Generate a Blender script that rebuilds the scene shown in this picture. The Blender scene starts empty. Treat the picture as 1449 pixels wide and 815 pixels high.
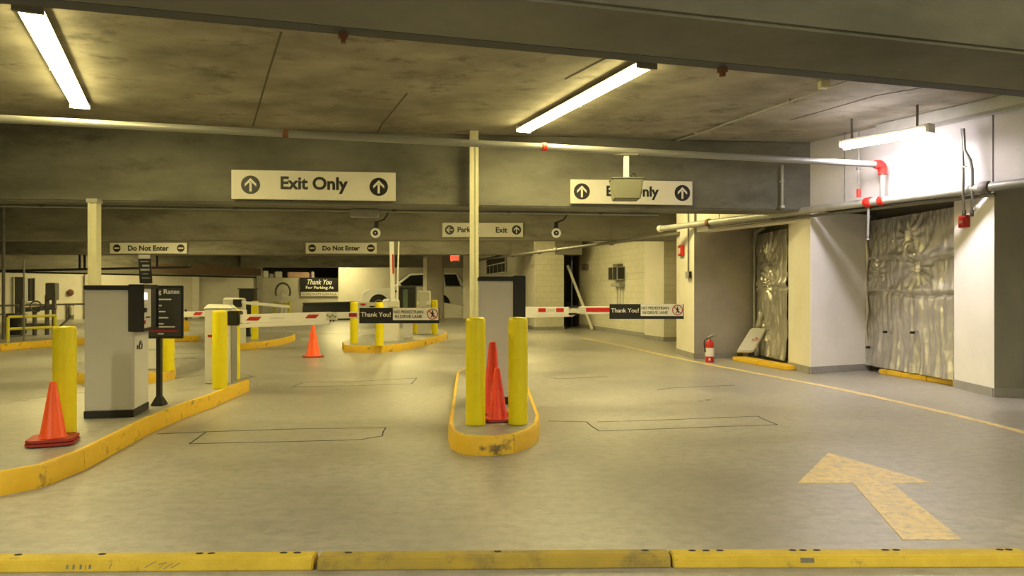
import bpy, bmesh, math, random
from mathutils import Vector, Matrix, noise as mnoise
random.seed(7)
SC = bpy.context.scene
COL = SC.collection
PI = math.pi
# ------------------------------------------------------------------ camera
F, HC, HY, CX = 1046.0, 1.40, 413.0, 724.5       # focal length in pixels, eye height, horizon row, centre column
cam_d = bpy.data.cameras.new('camera')
cam = bpy.data.objects.new('camera', cam_d); COL.objects.link(cam)
cam.location = (0, 0, HC); cam.rotation_euler = (PI/2, 0, 0)
cam_d.sensor_width = 36.0; cam_d.lens = F/1449*36
cam_d.shift_y = (HY-407.5)/1449
cam_d.clip_start = .05; cam_d.clip_end = 300
SC.camera = cam
# ------------------------------------------------------------------ world, exposure
W = bpy.data.worlds.new('world'); SC.world = W; W.use_nodes = True
bg = W.node_tree.nodes['Background']
bg.inputs['Color'].default_value = (1.0, .86, .50, 1); bg.inputs['Strength'].default_value = .03
SC.view_settings.view_transform = 'Standard'
SC.view_settings.look = 'None'
SC.view_settings.gamma = 1.0
SC.view_settings.exposure = 1.0
SC.cycles.use_denoising = True
SC.cycles.max_bounces = 8
SC.cycles.diffuse_bounces = 5
SC.cycles.sample_clamp_indirect = 6.0
WARM = (1.0, .84, .34)      # colour of the old yellowish tubes
FILL = (1.0, .90, .56)       # colour of the unseen fill tubes added behind the viewer
PINK = (1.0, .90, .92)      # colour of the newer tube by the side wall
P_WARM, P_FILL, P_COOL = 60.0, 165.0, 42.0     # watts of one lamp
E_TUBE = 26.0

def P(px, py, d): return Vector(((px-CX)*d/F, d, HC-(py-HY)*d/F))
def G(px, py, z=0.0):
    d = F*(HC-z)/(py-HY)
    return Vector(((px-CX)*d/F, d, z))
def Z(px, py, z):
    d = F*(z-HC)/(HY-py)
    return Vector(((px-CX)*d/F, d, z))

# ------------------------------------------------------------------ materials
def M(name, c1, c2=None, scale=4.0, detail=6.0, rough=.6, rough2=None, metal=0.0, bump=0.0, bscale=40.0,
      stretch=(1, 1, 1), lo=.35, hi=.65, c3=None, s3=9.0, lo3=.62, hi3=.70, spec=.5, coat=0.0):
    m = bpy.data.materials.new(name); m.use_nodes = True
    nt = m.node_tree; N = nt.nodes; L = nt.links
    b = N['Principled BSDF']
    b.inputs['Roughness'].default_value = rough
    b.inputs['Metallic'].default_value = metal
    b.inputs['Specular IOR Level'].default_value = spec
    b.inputs['Coat Weight'].default_value = coat
    b.inputs['Base Color'].default_value = (*c1, 1)
    if c2 is None and not bump and c3 is None: return m
    geo = N.new('ShaderNodeNewGeometry')
    mp = N.new('ShaderNodeMapping'); mp.inputs['Scale'].default_value = stretch
    L.new(geo.outputs['Position'], mp.inputs['Vector'])
    out = None
    if c2 is not None:
        n = N.new('ShaderNodeTexNoise'); n.inputs['Scale'].default_value = scale
        n.inputs['Detail'].default_value = detail; n.inputs['Roughness'].default_value = .62
        L.new(mp.outputs[0], n.inputs['Vector'])
        r = N.new('ShaderNodeMapRange'); r.inputs['From Min'].default_value = lo; r.inputs['From Max'].default_value = hi
        L.new(n.outputs['Fac'], r.inputs['Value'])
        mx = N.new('ShaderNodeMix'); mx.data_type = 'RGBA'
        mx.inputs['A'].default_value = (*c1, 1); mx.inputs['B'].default_value = (*c2, 1)
        L.new(r.outputs[0], mx.inputs['Factor']); out = mx.outputs['Result']
        if rough2 is not None:
            rr = N.new('ShaderNodeMapRange'); rr.inputs['From Min'].default_value = lo; rr.inputs['From Max'].default_value = hi
            rr.inputs['To Min'].default_value = rough; rr.inputs['To Max'].default_value = rough2
            L.new(n.outputs['Fac'], rr.inputs['Value']); L.new(rr.outputs[0], b.inputs['Roughness'])
    if c3 is not None:
        n3 = N.new('ShaderNodeTexNoise'); n3.inputs['Scale'].default_value = s3; n3.inputs['Detail'].default_value = 8
        n3.inputs['Roughness'].default_value = .7
        L.new(mp.outputs[0], n3.inputs['Vector'])
        r3 = N.new('ShaderNodeMapRange'); r3.inputs['From Min'].default_value = lo3; r3.inputs['From Max'].default_value = hi3
        L.new(n3.outputs['Fac'], r3.inputs['Value'])
        m3 = N.new('ShaderNodeMix'); m3.data_type = 'RGBA'
        m3.inputs['A'].default_value = (*c1, 1); m3.inputs['B'].default_value = (*c3, 1)
        if out is not None: L.new(out, m3.inputs['A'])
        L.new(r3.outputs[0], m3.inputs['Factor']); out = m3.outputs['Result']
    if out is not None: L.new(out, b.inputs['Base Color'])
    if bump:
        nb = N.new('ShaderNodeTexNoise'); nb.inputs['Scale'].default_value = bscale; nb.inputs['Detail'].default_value = 4
        L.new(mp.outputs[0], nb.inputs['Vector'])
        bp = N.new('ShaderNodeBump'); bp.inputs['Strength'].default_value = bump; bp.inputs['Distance'].default_value = .01
        L.new(nb.outputs['Fac'], bp.inputs['Height']); L.new(bp.outputs[0], b.inputs['Normal'])
    return m
def EM(name, c, s):
    m = bpy.data.materials.new(name); m.use_nodes = True
    b = m.node_tree.nodes['Principled BSDF']
    b.inputs['Base Color'].default_value = (.8, .8, .8, 1)
    b.inputs['Emission Color'].default_value = (*c, 1); b.inputs['Emission Strength'].default_value = s
    return m
def block_mat(name, c1, c2, mortar):
    """painted block wall: joints too fine to build at that distance"""
    m = M(name, c1, c2, scale=1.2, rough=.6)
    nt = m.node_tree; N = nt.nodes; L = nt.links
    geo = N.new('ShaderNodeNewGeometry'); sp = N.new('ShaderNodeSeparateXYZ'); L.new(geo.outputs['Position'], sp.inputs[0])
    ad = N.new('ShaderNodeMath'); ad.operation = 'ADD'; L.new(sp.outputs['X'], ad.inputs[0]); L.new(sp.outputs['Y'], ad.inputs[1])
    cb = N.new('ShaderNodeCombineXYZ'); L.new(ad.outputs[0], cb.inputs['X']); L.new(sp.outputs['Z'], cb.inputs['Y'])
    br = N.new('ShaderNodeTexBrick'); br.inputs['Scale'].default_value = 1.0; br.inputs['Brick Width'].default_value = .4
    br.inputs['Row Height'].default_value = .2; br.inputs['Mortar Size'].default_value = .008; br.inputs['Mortar Smooth'].default_value = .3
    L.new(cb.outputs[0], br.inputs['Vector'])
    b = N['Principled BSDF']; src = b.inputs['Base Color'].links[0].from_socket
    mx = N.new('ShaderNodeMix'); mx.data_type = 'RGBA'; mx.inputs['B'].default_value = (*mortar, 1)
    L.new(src, mx.inputs['A']); L.new(br.outputs['Fac'], mx.inputs['Factor']); L.new(mx.outputs['Result'], b.inputs['Base Color'])
    bp = N.new('ShaderNodeBump'); bp.inputs['Strength'].default_value = .5; bp.inputs['Distance'].default_value = .01; bp.invert = True
    L.new(br.outputs['Fac'], bp.inputs['Height']); L.new(bp.outputs[0], b.inputs['Normal'])
    return m

mt = {}
mt['floor'] = M('floor_concrete', (.29, .275, .25), (.43, .41, .375), scale=.55, detail=9, rough=.26, rough2=.44, stretch=(1, 1.25, 1), lo=.28, hi=.72,
                bump=.22, bscale=130, c3=(.235, .222, .20), s3=9.0, lo3=.42, hi3=.74, spec=.5)
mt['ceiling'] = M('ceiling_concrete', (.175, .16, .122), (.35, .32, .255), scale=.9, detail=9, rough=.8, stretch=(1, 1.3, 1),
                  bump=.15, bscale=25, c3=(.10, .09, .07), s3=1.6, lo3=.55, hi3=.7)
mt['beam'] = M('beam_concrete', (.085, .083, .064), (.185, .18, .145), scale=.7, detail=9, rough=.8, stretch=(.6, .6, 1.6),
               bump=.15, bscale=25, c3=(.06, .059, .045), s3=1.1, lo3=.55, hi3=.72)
mt['beam4'] = M('beam_concrete_far_lit', (.15, .14, .11), (.27, .255, .20), scale=.6, detail=9, rough=.8, stretch=(.5, .5, 1.8), c3=(.11, .10, .075), s3=1.3, lo3=.5, hi3=.7)  # lighter copy of the beam concrete, far-bay brightness put into the colour
mt['far_gray'] = M('far_gray_wall', (.46, .44, .37), (.54, .52, .44), scale=1.2, rough=.7)
mt['cream'] = M('cream_wall_paint', (.70, .66, .57), (.78, .74, .66), scale=1.1, rough=.55, bump=.1, bscale=30, c3=(.55, .51, .44), s3=2.2, lo3=.62, hi3=.8)
mt['white_wall'] = M('white_wall_paint', (.74, .72, .69), (.82, .80, .77), scale=1.3, rough=.6, bump=.08, bscale=30, c3=(.55, .52, .5), s3=3.0, lo3=.66, hi3=.76)
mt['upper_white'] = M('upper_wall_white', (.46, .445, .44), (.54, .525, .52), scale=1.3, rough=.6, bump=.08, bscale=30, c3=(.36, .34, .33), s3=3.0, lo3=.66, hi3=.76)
mt['gray_wall'] = M('bare_gray_wall', (.34, .315, .28), (.43, .40, .36), scale=1.1, detail=8, rough=.75, bump=.15, bscale=22)
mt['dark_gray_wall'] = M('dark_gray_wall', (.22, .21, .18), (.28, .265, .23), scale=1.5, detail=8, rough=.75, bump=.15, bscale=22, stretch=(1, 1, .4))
mt['block'] = block_mat('painted_block_wall', (.62, .59, .47), (.70, .67, .55), (.54, .51, .40))
mt['base_gray'] = M('gray_base_paint', (.27, .26, .245), (.32, .31, .29), scale=5, rough=.55)
mt['yellow'] = M('kerb_yellow_paint', (.74, .45, .015), (.80, .52, .03), scale=5, rough=.5, bump=.25, bscale=60,
                 c3=(.16, .11, .04), s3=5.0, lo3=.57, hi3=.68)
mt['bollard'] = M('bollard_yellow_sleeve', (.84, .72, .008), (.80, .67, .006), scale=6, rough=.4, spec=.4)
mt['stop_yellow'] = M('wheel_stop_yellow', (.62, .46, .045), (.50, .36, .025), scale=6, rough=.6, bump=.3, bscale=120,
                      c3=(.25, .19, .07), s3=11, lo3=.60, hi3=.72)
mt['stop_dull'] = M('wheel_stop_worn', (.33, .25, .05), (.40, .29, .035), scale=5, rough=.65, bump=.3, bscale=120, c3=(.22, .17, .055), s3=6, lo3=.5, hi3=.66)
mt['floor_yellow'] = M('floor_yellow_paint', (.80, .60, .25), (.62, .50, .27), scale=7, rough=.5, c3=(.42, .37, .28), s3=16, lo3=.48, hi3=.68)
mt['orange'] = M('cone_orange', (1.0, .11, .012), rough=.45)
mt['red_cone'] = M('cone_red_orange', (.75, .035, .012), (.83, .06, .02), scale=18, rough=.45)
mt['cone_base'] = M('cone_base_red', (.36, .03, .02), rough=.6)
mt['kiosk'] = M('kiosk_gray_metal', (.60, .595, .57), (.63, .62, .60), scale=3, rough=.45, spec=.4)
mt['kiosk_light'] = M('light_gray_metal', (.60, .59, .56), rough=.4)
mt['black'] = M('black_plastic', (.012, .012, .012), rough=.45)
mt['black_matte'] = M('black_matte', (.015, .014, .013), rough=.8)
mt['dark'] = M('dark_recess', (.03, .027, .022), rough=.85)
mt['panel_dark'] = M('dark_gray_panel', (.05, .048, .045), rough=.4)
mt['white'] = M('white_paint', (.80, .78, .74), rough=.4)
mt['white_sign'] = M('white_sign_face', (.60, .575, .50), (.66, .635, .56), scale=1.2, rough=.45)
mt['camera_case'] = M('olive_gray_case', (.17, .17, .12), rough=.5)
mt['lip'] = M('dark_lip', (.04, .045, .05), rough=.6)
mt['offwhite'] = M('offwhite_plastic', (.62, .60, .52), rough=.5)
mt['red'] = M('red_paint', (.55, .02, .015), rough=.4)
mt['darkred'] = M('dark_red_stripe', (.40, .02, .02), rough=.4)
mt['pipe'] = M('gray_pipe', (.42, .42, .39), (.34, .34, .31), scale=5, rough=.45, metal=.3)
mt['galv'] = M('galvanized_pipe', (.25, .25, .235), rough=.42, metal=.3)
mt['pipe_dark'] = M('dark_iron_pipe', (.12, .11, .10), (.16, .15, .13), scale=6, rough=.6)
mt['post'] = M('post_cream_paint', (.55, .53, .36), (.60, .58, .41), scale=4, rough=.5)
mt['foil'] = M('silver_foil', (.46, .44, .40), (.58, .56, .51), scale=3, rough=.30, rough2=.44, metal=.7, bump=.4, bscale=34)
mt['mauve'] = M('mauve_gray', (.40, .34, .38), rough=.7)
mt['pink_board'] = M('pinkish_board', (.52, .34, .27), (.42, .27, .20), scale=6, rough=.7)
mt['line'] = M('saw_cut_black', (.03, .028, .025), rough=.9)
mt['crack'] = M('ceiling_joint', (.10, .085, .065), rough=.9)
mt['rust'] = M('rusty_steel', (.16, .07, .035), rough=.8)
mt['carwhite'] = M('car_white_paint', (.86, .85, .82), rough=.25, coat=.6)
mt['carglass'] = M('car_glass', (.015, .018, .016), rough=.08)
mt['windshield'] = M('windshield_glass', (.10, .14, .09), rough=.08)
mt['tyre'] = M('tyre_rubber', (.015, .015, .015), rough=.8)
mt['wood'] = M('brown_board', (.17, .11, .07), rough=.8)
mt['rail_yellow'] = M('railing_yellow', (.66, .60, .05), rough=.45)
mt['tube_warm'] = EM('tube_warm', WARM, E_TUBE)
mt['tube_fill'] = EM('tube_fill', FILL, E_TUBE)
mt['tube_cool'] = EM('tube_cool', PINK, 22.0)
mt['screen'] = EM('lit_screen', (.9, .95, 1), 1.6)
mt['exit_red'] = EM('exit_letters_red', (1, .06, .03), 1.4)

# ------------------------------------------------------------------ mesh helpers
class MB:
    def __init__(s): s.v = []; s.f = []
    def add(s, vs, fs):
        o = len(s.v); s.v += [Vector(v) for v in vs]; s.f += [tuple(i+o for i in f) for f in fs]; return s
    def ob(s, c, ax, ay, az):
        """box from a centre and three half-axes"""
        c, ax, ay, az = Vector(c), Vector(ax), Vector(ay), Vector(az)
        vs = [c+sx*ax+sy*ay+sz*az for sz in (-1, 1) for sy in (-1, 1) for sx in (-1, 1)]
        fs = [(0, 2, 3, 1), (4, 5, 7, 6), (0, 1, 5, 4), (2, 6, 7, 3), (0, 4, 6, 2), (1, 3, 7, 5)]
        return s.add(vs, fs)
    def box(s, a, b):
        a, b = Vector(a), Vector(b); c = (a+b)/2; h = (b-a)/2
        return s.ob(c, (abs(h.x), 0, 0), (0, abs(h.y), 0), (0, 0, abs(h.z)))
    def rbox(s, c, size, rz=0):
        ca, sa = math.cos(rz), math.sin(rz)
        return s.ob(c, (size[0]/2*ca, size[0]/2*sa, 0), (-size[1]/2*sa, size[1]/2*ca, 0), (0, 0, size[2]/2))
    def prism(s, poly, z0, z1):
        n = len(poly)
        a = sum(poly[i][0]*poly[(i+1) % n][1]-poly[(i+1) % n][0]*poly[i][1] for i in range(n))
        if a < 0: poly = poly[::-1]
        zz0 = z0 if isinstance(z0, (list, tuple)) else [z0]*n
        zz1 = z1 if isinstance(z1, (list, tuple)) else [z1]*n
        if a < 0: zz0 = list(zz0)[::-1]; zz1 = list(zz1)[::-1]
        vs = [(p[0], p[1], zz0[i]) for i, p in enumerate(poly)]+[(p[0], p[1], zz1[i]) for i, p in enumerate(poly)]
        fs = [tuple(range(n-1, -1, -1)), tuple(range(n, 2*n))]+[(i, (i+1) % n, n+(i+1) % n, n+i) for i in range(n)]
        return s.add(vs, fs)
    def tube(s, pts, r, seg=10, cap=True):
        pts = [Vector(p) for p in pts]; rings = []
        rr = r if isinstance(r, (list, tuple)) else [r]*len(pts)
        t0 = (pts[1]-pts[0]).normalized()
        up = Vector((0, 0, 1)) if abs(t0.z) < .9 else Vector((1, 0, 0))
        n = t0.cross(up).normalized()
        vs = []
        for i, p in enumerate(pts):
            t = (pts[min(i+1, len(pts)-1)]-pts[max(i-1, 0)]).normalized()
            n = (n-t*n.dot(t)).normalized(); b = t.cross(n)
            for k in range(seg):
                a = 2*PI*k/seg; vs.append(p+rr[i]*(math.cos(a)*n+math.sin(a)*b))
        fs = []
        for i in range(len(pts)-1):
            for k in range(seg):
                fs.append((i*seg+k, i*seg+(k+1) % seg, (i+1)*seg+(k+1) % seg, (i+1)*seg+k))
        if cap:
            fs.append(tuple(range(seg-1, -1, -1))); fs.append(tuple((len(pts)-1)*seg+k for k in range(seg)))
        return s.add(vs, fs)
    def lathe(s, prof, c=(0, 0, 0), seg=24, mat=None):
        """profile of (radius, height) about the z axis"""
        c = Vector(c); vs = []; n = len(prof)
        for r, h in prof:
            for k in range(seg):
                a = 2*PI*k/seg; q = Vector((r*math.cos(a), r*math.sin(a), h))
                vs.append(c+(mat @ q if mat else q))
        fs = [(i*seg+k, i*seg+(k+1) % seg, (i+1)*seg+(k+1) % seg, (i+1)*seg+k) for i in range(n-1) for k in range(seg)]
        fs.append(tuple(range(seg-1, -1, -1))); fs.append(tuple((n-1)*seg+k for k in range(seg)))
        return s.add(vs, fs)
    def flat(s, pts, nrm, t):
        """extruded polygon: pts in order, thickness t along nrm"""
        pts = [Vector(p) for p in pts]; nrm = Vector(nrm)*t; n = len(pts)
        return s.add(pts+[p+nrm for p in pts], [tuple(range(n-1, -1, -1)), tuple(range(n, 2*n))]+[(i, (i+1) % n, n+(i+1) % n, n+i) for i in range(n)])
ROOT = {}
def obj(name, mb, mat, parent=None, loc=None, smooth=None, bev=0.0, label=None, nofix=False):
    off = Vector(ROOT.get(parent.name, (0, 0, 0))) if parent else Vector(loc or (0, 0, 0))
    me = bpy.data.meshes.new(name)
    me.from_pydata([v-off for v in mb.v], [], mb.f)
    if not nofix or bev:
        bm = bmesh.new(); bm.from_mesh(me)
        if not nofix: bmesh.ops.recalc_face_normals(bm, faces=bm.faces)
        if bev:
            es = [e for e in bm.edges if len(e.link_faces) == 2 and e.calc_face_angle(0) > .6]
            bmesh.ops.bevel(bm, geom=es, offset=bev, segments=2, affect='EDGES', clamp_overlap=True)
        bm.to_mesh(me); bm.free()
    me.materials.append(mt[mat] if isinstance(mat, str) else mat)
    if smooth is not None:
        me.polygons.foreach_set('use_smooth', [True]*len(me.polygons))
        me.set_sharp_from_angle(angle=math.radians(smooth))
    me.update()
    o = bpy.data.objects.new(name, me); COL.objects.link(o)
    if parent: o.parent = parent; ROOT[o.name] = off
    else: o.location = off; ROOT[o.name] = off
    if label: o['label'] = label
    return o
def tag(o, label, cat, group=None):
    o['label'] = label; o['category'] = cat
    if group: o['group'] = group
    return o
def thing(name, label, cat, loc=(0, 0, 0), group=None):
    o = bpy.data.objects.new(name, None); COL.objects.link(o); o.location = loc; o.empty_display_size = .1
    ROOT[o.name] = Vector(loc); return tag(o, label, cat, group)
def place(o, loc, rz=0): o.location = loc; o.rotation_euler = (0, 0, rz)
def dup(root, loc, rz=0, label=None, group=None):
    def cp(o, par):
        c = o.copy(); COL.objects.link(c)
        if par is not None: c.parent = par
        for ch in list(o.children): cp(ch, c)
        return c
    r = cp(root, None); place(r, loc, rz)
    if label: r['label'] = label
    if group: r['group'] = group
    return r
def struct(name, mb, mat, label=None, **k):
    o = obj(name, mb, mat, **k); o['kind'] = 'structure'
    if label: o['label'] = label
    return o

DG = None
def text_mb(body, org, right, up, width=None, height=None, bold=.012, shear=0.0, depth=.0, align='CENTER', t=.002):
    """lettering as thin raised polygons; org = centre of the line, fitted to width (or cap height)"""
    c = bpy.data.curves.new('t', 'FONT'); c.body = body; c.align_x = align; c.offset = bold; c.shear = shear; c.size = 1.0
    c.resolution_u = 4; c.fill_mode = 'FRONT' if False else 'BOTH'; c.extrude = .5
    o = bpy.data.objects.new('t', c); COL.objects.link(o)
    dg = bpy.context.evaluated_depsgraph_get(); dg.update()
    me = bpy.data.meshes.new_from_object(o.evaluated_get(dg))
    vs = [v.co.copy() for v in me.vertices]; fs = [tuple(p.vertices) for p in me.polygons]
    bpy.data.objects.remove(o); bpy.data.curves.remove(c); bpy.data.meshes.remove(me)
    x0 = min(v.x for v in vs); x1 = max(v.x for v in vs); y0 = min(v.y for v in vs); y1 = max(v.y for v in vs)
    sx = width/(x1-x0) if width else height/(y1-y0)
    sy = height/(y1-y0) if height else sx
    if width and not height: sy = sx
    right = Vector(right).normalized(); up = Vector(up).normalized(); n = right.cross(up).normalized(); org = Vector(org)
    mb = MB()
    mb.add([org+right*((v.x-(x0+x1)/2)*sx)+up*((v.y-(y0+y1)/2)*sy)+n*((v.z+.5)*t) for v in vs], fs)
    return mb
def disc_mb(c, right, up, r, t=.003, seg=24, r0=0.0):
    right = Vector(right).normalized(); up = Vector(up).normalized(); n = right.cross(up); c = Vector(c)
    mb = MB()
    if r0 == 0: return mb.flat([c+r*(math.cos(2*PI*k/seg)*right+math.sin(2*PI*k/seg)*up) for k in range(seg)], n, t)
    for k in range(seg):
        a, b = 2*PI*k/seg, 2*PI*(k+1)/seg
        q = [c+rr*(math.cos(x)*right+math.sin(x)*up) for rr, x in ((r0, a), (r, a), (r, b), (r0, b))]
        mb.flat(q, n, t)
    return mb
def arrow_mb(c, right, up, r, ang=0.0, t=.003):
    right = Vector(right).normalized(); up = Vector(up).normalized(); n = right.cross(up); c = Vector(c)
    ca, sa = math.cos(ang), math.sin(ang)
    def q(x, y): return c+r*((x*ca-y*sa)*right+(x*sa+y*ca)*up)
    mb = MB()
    mb.flat([q(*p) for p in ((-.12, -.72), (.12, -.72), (.12, .3), (-.12, .3))], n, t)
    mb.flat([q(*p) for p in ((0, .72), (-.6, .12), (-.6, -.2), (0, .4))], n, t)
    mb.flat([q(*p) for p in ((0, .72), (0, .4), (.6, -.2), (.6, .12))], n, t)
    return mb

# ------------------------------------------------------------------ the setting
ZB, ZC = 2.787, 3.95
floor = struct('floor', MB().box((-40, -8, -.2), (14, 60, 0)), 'floor', 'worn gray concrete garage floor with a dull sheen')
ceil = struct('ceiling', MB().box((-40, -8, ZC), (14, 60, ZC+.25)), 'ceiling', 'stained concrete ceiling slab between deep beams')
# near beam, seen from below
a0, a1 = Z(760, 0, ZB), Z(1449, 75, ZB); b0, b1 = Z(360, 28, ZB), Z(1449, 130, ZB)
def ext(p, q, x): t = (x-p.x)/(q.x-p.x); return (x, p.y+(q.y-p.y)*t)
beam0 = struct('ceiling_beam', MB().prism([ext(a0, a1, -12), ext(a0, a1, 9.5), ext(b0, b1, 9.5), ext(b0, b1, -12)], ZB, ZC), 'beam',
               'wide concrete ceiling beam across the top of the picture', bev=.02)
# dark lip along the far edge of the near beam
e0, e1 = Vector((*ext(b0, b1, -9), 0)), Vector((*ext(b0, b1, 7.2), 0))
dv = (e1-e0).normalized(); nv = Vector((-dv.y, dv.x, 0))
obj('edge_strip', MB().ob((e0+e1)/2+nv*.06+Vector((0, 0, ZB+.06)), (e1-e0)/2, nv*.058, (0, 0, .055)), 'lip', beam0, label='dark steel strip along the beam edge')
for px in (487, 1035):
    k = (px-CX)/F; g_ = (b1.y-b0.y)/(b1.x-b0.x); yy = (b0.y-g_*b0.x)/(1-g_*k)
    q = Vector((k*yy, yy, ZB))+nv*.10
    h = MB(); h.rbox(q+Vector((0, 0, -.0)), (.05, .04, .04), .27); h.rbox(q+Vector((0, 0, -.03)), (.025, .03, .03), .27); h.tube([q, q+Vector((0, 0, .25))], .01, 6)
    obj('pipe_clip', h, 'rust', beam0, label='small rusty clip hanging at the beam edge')
# beam carrying the two big signs
def B1(x): return 11.17+(x+7.73)*.1131
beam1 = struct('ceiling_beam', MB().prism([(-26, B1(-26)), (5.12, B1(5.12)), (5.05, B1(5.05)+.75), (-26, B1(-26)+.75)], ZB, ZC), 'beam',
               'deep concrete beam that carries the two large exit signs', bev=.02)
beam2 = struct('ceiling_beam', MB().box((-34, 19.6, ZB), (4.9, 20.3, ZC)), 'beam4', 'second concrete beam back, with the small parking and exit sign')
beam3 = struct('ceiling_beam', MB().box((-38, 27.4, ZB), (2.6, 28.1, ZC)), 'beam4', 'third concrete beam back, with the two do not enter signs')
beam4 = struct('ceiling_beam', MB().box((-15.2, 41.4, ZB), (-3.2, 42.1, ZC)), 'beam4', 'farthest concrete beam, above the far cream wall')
# ceiling joints and cracks (fine grooves filled dark, each a strip a few mm proud)
def strip(path, w, z, t=.004, up=True):
    mb = MB(); path = [Vector((p[0], p[1], 0)) for p in path]
    for i in range(len(path)-1):
        a, b = path[i], path[i+1]; d = (b-a)
        if d.length < 1e-5: continue
        n = Vector((-d.y, d.x, 0)).normalized()*w/2
        mb.flat([(q.x, q.y, z) for q in (a-n, b-n, b+n, a+n)], (0, 0, 1), t if up else -t)
    return mb
for pts in (((358, 178), (383, 92), (398, 45)), ((533, 190), (540, 176), (576, 132)), ((800, 112), (858, 82)), ((925, 205), (985, 188), (1096, 152)),
            ((1118, 170), (1240, 135), (1340, 118))):
    obj('joint', strip([Z(px, py, ZC) for px, py in pts], .022, ZC-.001, .004, False), 'crack', ceil)
# right-hand stepped wall: fins, bay walls, spandrels
def fin(name, quad, z1, mat_end, near_mat, label):
    """quad: near, near_right, far_right, far"""
    o = struct(name, MB().prism(quad, 0, z1), mat_end, label)
    n, nr = Vector((*quad[0], 0)), Vector((*quad[1], 0))
    d = (nr-n); w = d.length; d.normalize(); out = Vector((d.y, -d.x, 0))
    if near_mat:
        obj('near_face', MB().ob((n+nr)/2+out*.004+Vector((0, 0, z1/2)), d*(w/2-.002), out*.006, (0, 0, z1/2-.002)), near_mat, o, label='face of the wall turned to the viewer')
    fr = Vector((*quad[3], 0))
    b = MB().ob((n+nr)/2+out*.012+Vector((0, 0, .06)), d*(w/2+.012), out*.012, (0, 0, .06))
    e = (fr-n); le = e.length; e.normalize(); oo = Vector((-e.y, e.x, 0))
    b.ob((n+fr)/2+oo*.008+Vector((0, 0, .06)), e*(le/2), oo*.012, (0, 0, .06))
    obj('baseboard', b, 'base_gray', o, label='gray painted band at the foot')
    return o
R4 = [(6.41, 9.83), (7.9, 9.66), (7.9, 10.95), (6.49, 10.85)]
R3 = [(5.09, 12.62), (6.43, 13.25), (6.43, 13.95), (5.07, 13.56)]
R2 = [(3.79, 15.4), (5.22, 15.76), (5.3, 17.3), (3.74, 16.8)]
R1 = [(4.29, 20.9), (5.5, 21.4), (5.5, 22.8), (3.98, 22.2)]
R0 = [(.84, 27.1), (1.93, 27.55), (1.95, 29.6), (.50, 29.5)]
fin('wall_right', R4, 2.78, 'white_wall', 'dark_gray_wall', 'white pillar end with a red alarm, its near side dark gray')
w3 = fin('wall_right', R3, 2.78, 'cream', 'white_wall', 'pillar with a cream end and white side crossed by slanting shadows')
w2 = fin('wall_right', R2, 3.93, 'cream', 'gray_wall', 'cream pillar with a red alarm box and bare gray side')
w1 = fin('wall_right', R1, 3.93, 'cream', 'block', 'pale pillar beside the block wall, behind the long pipe end')
w0 = fin('wall_right', R0, 3.93, 'cream', 'block', 'far pale pillar right of the middle ticket machine')
def wall(name, a, b, z0, z1, mat, label, th=.25, base=None):
    a, b = Vector((*a, 0)), Vector((*b, 0)); d = (b-a); n = Vector((-d.y, d.x, 0)).normalized()
    o = struct(name, MB().prism([a[:2], b[:2], (b+n*th)[:2], (a+n*th)[:2]], z0, z1), mat, label)
    if base:
        obj('baseboard', MB().ob((a+b)/2-n*.006+Vector((0, 0, base/2)), d/2, n*.012, (0, 0, base/2)), 'base_gray', o, label='gray painted band at the foot')
    return o
# (a, b ordered so that the thickness goes away from the lane)
wall('wall_right', (6.75, 11.0), (6.56, 13.3), 0, 3.9, 'dark_gray_wall', 'wall behind the large foil sheet', -.25)
wall('wall_right', (5.36, 13.75), (5.34, 15.85), 0, 3.9, 'dark_gray_wall', 'wall behind the narrow foil sheet', -.25)
wall('wall_right', (4.13, 22.6), (2.67, 29.3), 0, 3.93, 'block', 'cream block wall between the far pillars', -.25, .14)
wall('wall_right', (2.5, 31.2), (1.95, 29.7), 0, 3.93, 'dark_gray_wall', 'dark recess behind the leaning pole', -.2)  # recess shade put into a dark wall colour
wall('wall_right', (2.75, 29.4), (2.55, 31.2), 0, 3.93, 'dark_gray_wall', 'side of the dark recess', -.2)
wall('wall_right', (.46, 29.6), (-3.25, 48.5), 0, 3.93, 'cream', 'long cream wall behind the middle ticket machine', -.3)
wall('wall_right', (4.02, 17.0), (5.2, 20.95), 0, 3.93, 'cream', 'wall hidden behind the cream pillar', -.25)
def sp(a, b, label, m='upper_white', z0=2.8):
    a, b = Vector((*a, 0)), Vector((*b, 0)); d = (b-a); n = Vector((-d.y, d.x, 0)).normalized()*.32
    if n.x < 0: n = -n
    return struct('wall_right', MB().prism([a[:2], b[:2], (b+n)[:2], (a+n)[:2]], z0, ZC), m, label)
sp((3.83, 15.33), (5.07, 12.66), 'cream upper wall above the pipe left of the white side', 'cream', 2.64)
sp((5.09, 12.62), (6.40, 9.85), 'bright white upper wall under the white tube lamp')
sp((6.41, 9.83), (8.25, 5.94), 'white upper wall in the upper corner above the alarm pillar')
struct('wall_right', MB().prism([(8.25, 9.6), (8.25, -8), (8.5, -8), (8.6, 9.6)], 0, ZC), 'white_wall', 'side wall beyond the frame')
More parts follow.
